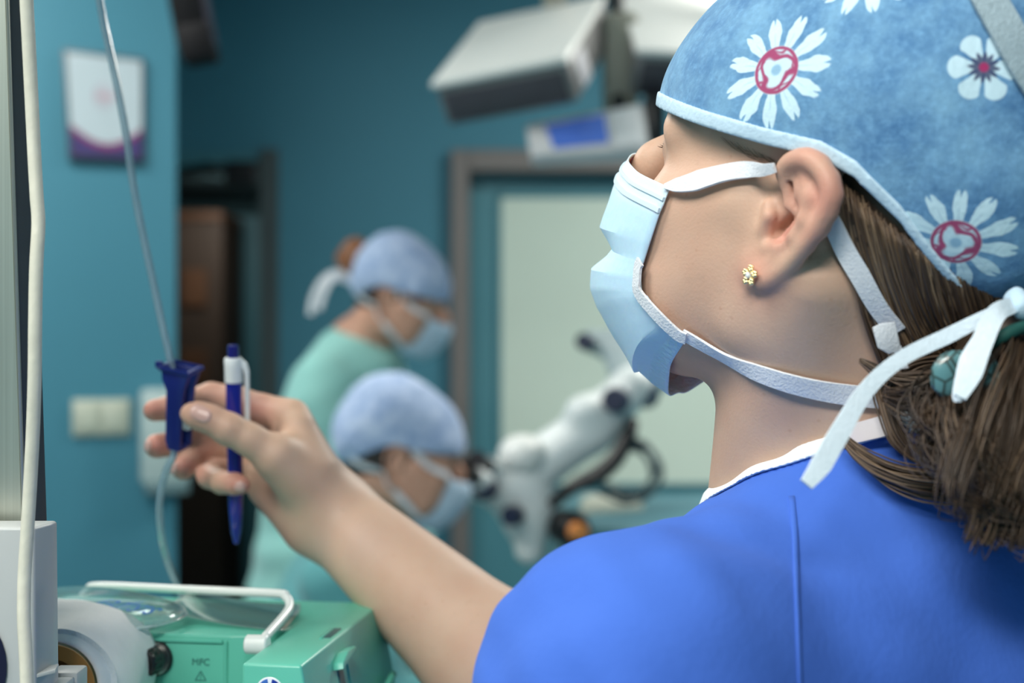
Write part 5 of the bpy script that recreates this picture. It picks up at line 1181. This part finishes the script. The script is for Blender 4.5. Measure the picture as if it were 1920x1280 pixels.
# people behind
GOWN = mat('mint_gown', (.29, .60, .56, 1), rough=.85, var=.06, vscale=14, bump=.3, bscale=80, sheen=.2)
GOWN2 = mat('teal_gown', (.09, .32, .34, 1), rough=.85, var=.06, vscale=14, bump=.3, bscale=80, sheen=.2)
SKIN2 = mat('skin_far', (.62, .33, .23, 1), rough=.5, var=.06, vscale=25)
CAPM2 = cap_mat('pale_cap_cloth', [], (.24, .35, .60, 1), (.52, .62, .82, 1), (.7, .8, .9, 1), (.3, .05, .1, 1))
HAIRR = mat('auburn_hair', (.24, .095, .04, 1), rough=.5, var=.25, vscale=60, stretch=(1, 1, 5))
HAIRD = mat('dark_hair', (.035, .025, .022, 1), rough=.5, var=.25, vscale=60)
MASK2 = mat('mask_far', (.52, .66, .80, 1), rough=.85, var=.03)
CORE = None
def far_person(label, T, face, pitch, roll, nbw, chest, hipw, arms, gown, hairm, legs, sc=.0098, gownlabel=None):
    R_ = head_rot(face, pitch, roll); T = np.asarray(T, float); L2 = lambda q: T + R_ @ (np.asarray(q, float) * sc)
    root = empty('person', label, 'person', (hipw[0], hipw[1], 0))
    hd = XF(T, R_, sc, MIR(head_core(simple_ear())))
    neck = U(.02, rc(L2((-2.4, 0, -3)), nbw, .052, .056))
    body = U(.02, hd, neck, rc(nbw, chest, .07, .11))
    fingers = []
    for (sh, elb, wr, fdir) in arms:
        sh, elb, wr, fdir = [np.asarray(v, float) for v in (sh, elb, wr, fdir)]; fdir = nrm(fdir); sd_ = nrm(np.cross(fdir, UP)); pm = wr + fdir * .07
        body = U(.02, body, rc(sh, elb, .045, .04), rc(elb, wr, .04, .026), rc(wr, pm, .026, .034))
        fingers.append(U(.003, *[chain([pm + sd_ * o, pm + sd_ * o * 1.1 + fdir * l * .5 - UP * .006, pm + sd_ * o + fdir * l - UP * .022], [.0098, .009, .0075], .004) for o, l in ((.03, .066), (.01, .078), (-.011, .073), (-.03, .056))],
                       chain([wr + sd_ * .022 + fdir * .02, wr + sd_ * .05 + fdir * .055 - UP * .01, wr + sd_ * .05 + fdir * .09 - UP * .02], [.014, .011, .009], .004)))
    body = U(.006, body, *fingers)
    allp = np.array([T + .16, T - .16, nbw, chest] + [np.asarray(p, float) for a in arms for p in a[:3]]); lo, hi = allp.min(0) - .15, allp.max(0) + .15
    child(solid('body', body, lo, hi, .005, SKIN2), root)
    cv = cap_local(int(T[0] * 100) % 7, .12)
    child(solid('surgical_cap', XF(T, R_, sc, MIR(MAXN(cv, HALF(lambda q: (rimh(q) - q[:, 2]) * .85)))), T - .2, T + .2, .004, CAPM2), root)
    # gown: loose over body and upper arms
    g = U(.06, rc(np.asarray(nbw) - UP * .05, chest, .10, .155), rc(chest, hipw, .155, .17), *[rc(np.asarray(nbw) - UP * .06, a[0], .06, .068) for a in arms])
    g = U(.03, g, *[U(.02, rc(a[0], a[1], .066, .058), rc(a[1], np.asarray(a[1]) + (np.asarray(a[2]) - np.asarray(a[1])) * .85, .056, .042)) for a in arms])
    for p, q in legs: g = U(.04, g, rc(hipw if p is None else p, q, .11, .075))
    gw = wob(.006, 26, 3); gw2 = wob(.003, 60, 4)
    allp = np.array([nbw, chest, hipw] + [np.asarray(p, float) for a in arms for p in a[:3]] + [np.asarray(q, float) for l in legs for q in l if q is not None]); lo, hi = allp.min(0) - .22, allp.max(0) + .22
    hole = XF(T, R_, sc, el((0, 0, 1), (9.5, 8.5, 11)))
    go = child(solid('gown', SUB(.005, FN(lambda p, d: d + gw(p * np.array([1, 1, .35])) + gw2(p), g), hole), lo, hi, .007, gown), root)
    hn = XF(T, R_, sc, MIR(MAXN(U(1.5, el((-4.0, 0, 2.0), (6.9, 7.0, 6.6)), el((-6.0, 0, -1.0), (3.6, 4.4, 4.4)), rc((.2, 6.2, 2.5), (.6, 6.3, -.6), .9, .5)), HALF(lambda q: q[:, 0] - 1.2))))
    child(solid('hair', hn, T - .16, T + .16, .004, hairm), root)
    G = []
    for u_, fa, fb, la in ((.2, 8.2, 11.6, 3.2), (-1.0, 7.8, 12.2, 3.9), (-2.6, 7.0, 12.2, 4.4), (-4.4, 6.4, 11.8, 4.7), (-6.6, 5.4, 11.0, 4.7), (-8.8, 5.0, 9.2, 3.8)):
        G.append(catmull([(fa, la, u_), ((fa + fb * 1.4) / 2.4, la * .75, u_), (fb, la * .3, u_), (fb + .3, 0, u_), (fb, -la * .3, u_), ((fa + fb * 1.4) / 2.4, -la * .75, u_), (fa, -la, u_)], 4))
    G = np.array(G) * sc; G = T + G @ R_.T
    child(sheet('face_mask', dens(G, 3), .001, MASK2, None, .5), root)
    BK = U(.01, hd, hn)
    for s in (1, -1):
        for l in ([(8.0, 3.5 * s, -.3), (4.2, 6.4 * s, 1.3), (.6, 7.6 * s, 3.2)], [(5.6, 4.6 * s, -6.8), (1.0, 6.9 * s, -4.5), (-3.0, 6.6 * s, -2.2), (-7.5, 4.0 * s, -.8)]):
            q = np.array([L2(p) for p in catmull(l, 5)])
            for _ in range(10): dd = sdf(BK, q); q = q - grad(BK, q, .002) * (dd - .003)[:, None]
            child(ribbon('mask_strap', q, grad(BK, q, .002), .010, STRAP, None, .001), root)
    return root, L2, R_
nb2 = P(672, 655, 2.95)
p2, L2, R2 = far_person('person standing in a mint gown and pale blue cap, looking down at the table', P(752, 566, 2.9), PI + .20, -.44, .10, nb2, P(640, 850, 2.98), P(610, 1180, 3.02),
    [(P(602, 735, 2.86), P(630, 1000, 2.84), P(760, 1060, 2.86), (1, -.1, -.3)), (P(700, 735, 3.12), P(760, 980, 3.16), P(800, 1190, 3.06), (1, -.2, -.6))], GOWN, HAIRD, [(P(600, 1180, 2.95), np.array([P(600, 0, 2.95)[0], 2.95, .08])), (P(620, 1180, 3.12), np.array([P(620, 0, 3.12)[0], 3.12, .08]))])
bun = L2((-12.6, -.8, 4.2))
child(solid('hair_bun', FN(lambda p, d: d + wob(.003, 150, 2)(p), U(.01, el(bun, (.036, .034, .040)), el(L2((-10.4, 0, 4.0)), (.03, .03, .03)))), bun - .09, bun + .09, .003, HAIRR), p2)
fq = np.array([L2(p) for p in catmull([(6.2, -5.0, 4.0), (4.0, -6.4, 3.2), (1.6, -7.0, 2.6)], 6)])
child(tube('hair_strand', fq, .008, HAIRR, None, 10), p2)
k0 = L2((-8.6, -1.0, -.6))
child(ribbon('cap_tie', catmull([k0, P(632, 520, 2.88), P(612, 538, 2.87), P(597, 580, 2.87)], 7), (0, -1, .2), .013, STRAP, None, .001), p2)
child(ribbon('cap_tie', catmull([k0, P(640, 512, 2.9), P(610, 520, 2.9), P(588, 555, 2.9), P(582, 590, 2.9)], 7), (0, -1, .2), .012, STRAP, None, .001), p2)
nb3 = P(690, 985, 2.35)
p3, L3, R3 = far_person('person seated in a teal gown and pale blue cap, eyes at the microscope', P(752, 866, 2.27), PI - .12, -.32, .04, nb3, P(650, 1230, 2.40), np.array([P(650, 0, 2.52)[0], 2.46, .69]),
    [(P(650, 1095, 2.17), P(700, 1360, 2.12), P(850, 1300, 2.16), (1, .1, .4)), (P(640, 1085, 2.56), P(730, 1320, 2.62), P(870, 1280, 2.50), (1, -.1, .4))], GOWN2, HAIRD,
    [(np.array([P(650, 0, 2.45)[0], 2.42, .62]), np.array([P(650, 0, 2.45)[0] + .19, 2.38, .60])), (np.array([P(650, 0, 2.6)[0], 2.62, .62]), np.array([P(650, 0, 2.6)[0] + .19, 2.66, .60])),
     (np.array([P(650, 0, 2.45)[0] + .19, 2.38, .60]), np.array([P(650, 0, 2.45)[0] + .17, 2.38, .08])), (np.array([P(650, 0, 2.6)[0] + .19, 2.66, .60]), np.array([P(650, 0, 2.6)[0] + .17, 2.66, .08]))])
sx3 = P(650, 0, 2.52)[0]
st = empty('stool', 'round stool under the seated person in the teal gown', 'stool', (sx3, 2.52, 0))
child(lathe('seat', [(.001, .44), (.19, .44), (.2, .46), (.19, .50), (.001, .505)], (sx3, 2.52, 0), (0, 0, 1), BLK, None, 32), st)
child(lathe('column', [(.001, .06), (.03, .06), (.03, .44), (.001, .44)], (sx3, 2.52, 0), (0, 0, 1), TRM, None, 20), st); child(lathe('foot', [(.001, 0), (.24, 0), (.24, .03), (.04, .065), (.001, .065)], (sx3, 2.52, 0), (0, 0, 1), TRM, None, 32), st)
# far low left: a bin with a folded olive cloth
bx = P(122, 1104, 2.6); bt = bx[2]
bn = empty('waste_bin', 'grey lidded bin topped with olive cloth, low behind the ventilator', 'bin', (bx[0], 2.6, 0))
child(lathe('bin_body', [(.001, 0), (.10, 0), (.115, bt - .06), (.001, bt - .06)], (bx[0], 2.6, 0), (0, 0, 1), MG_, None, 28), bn)
child(solid('olive_cloth', FN(lambda p, d: d + wob(.004, 70, 2)(p), el((bx[0], 2.6, bt - .05), (.10, .10, .035))), np.array([bx[0], 2.6, bt]) - .2, np.array([bx[0], 2.6, bt]) + .2, .004, mat('olive_cloth', (.11, .13, .03, 1), rough=.9, var=.1)), bn)
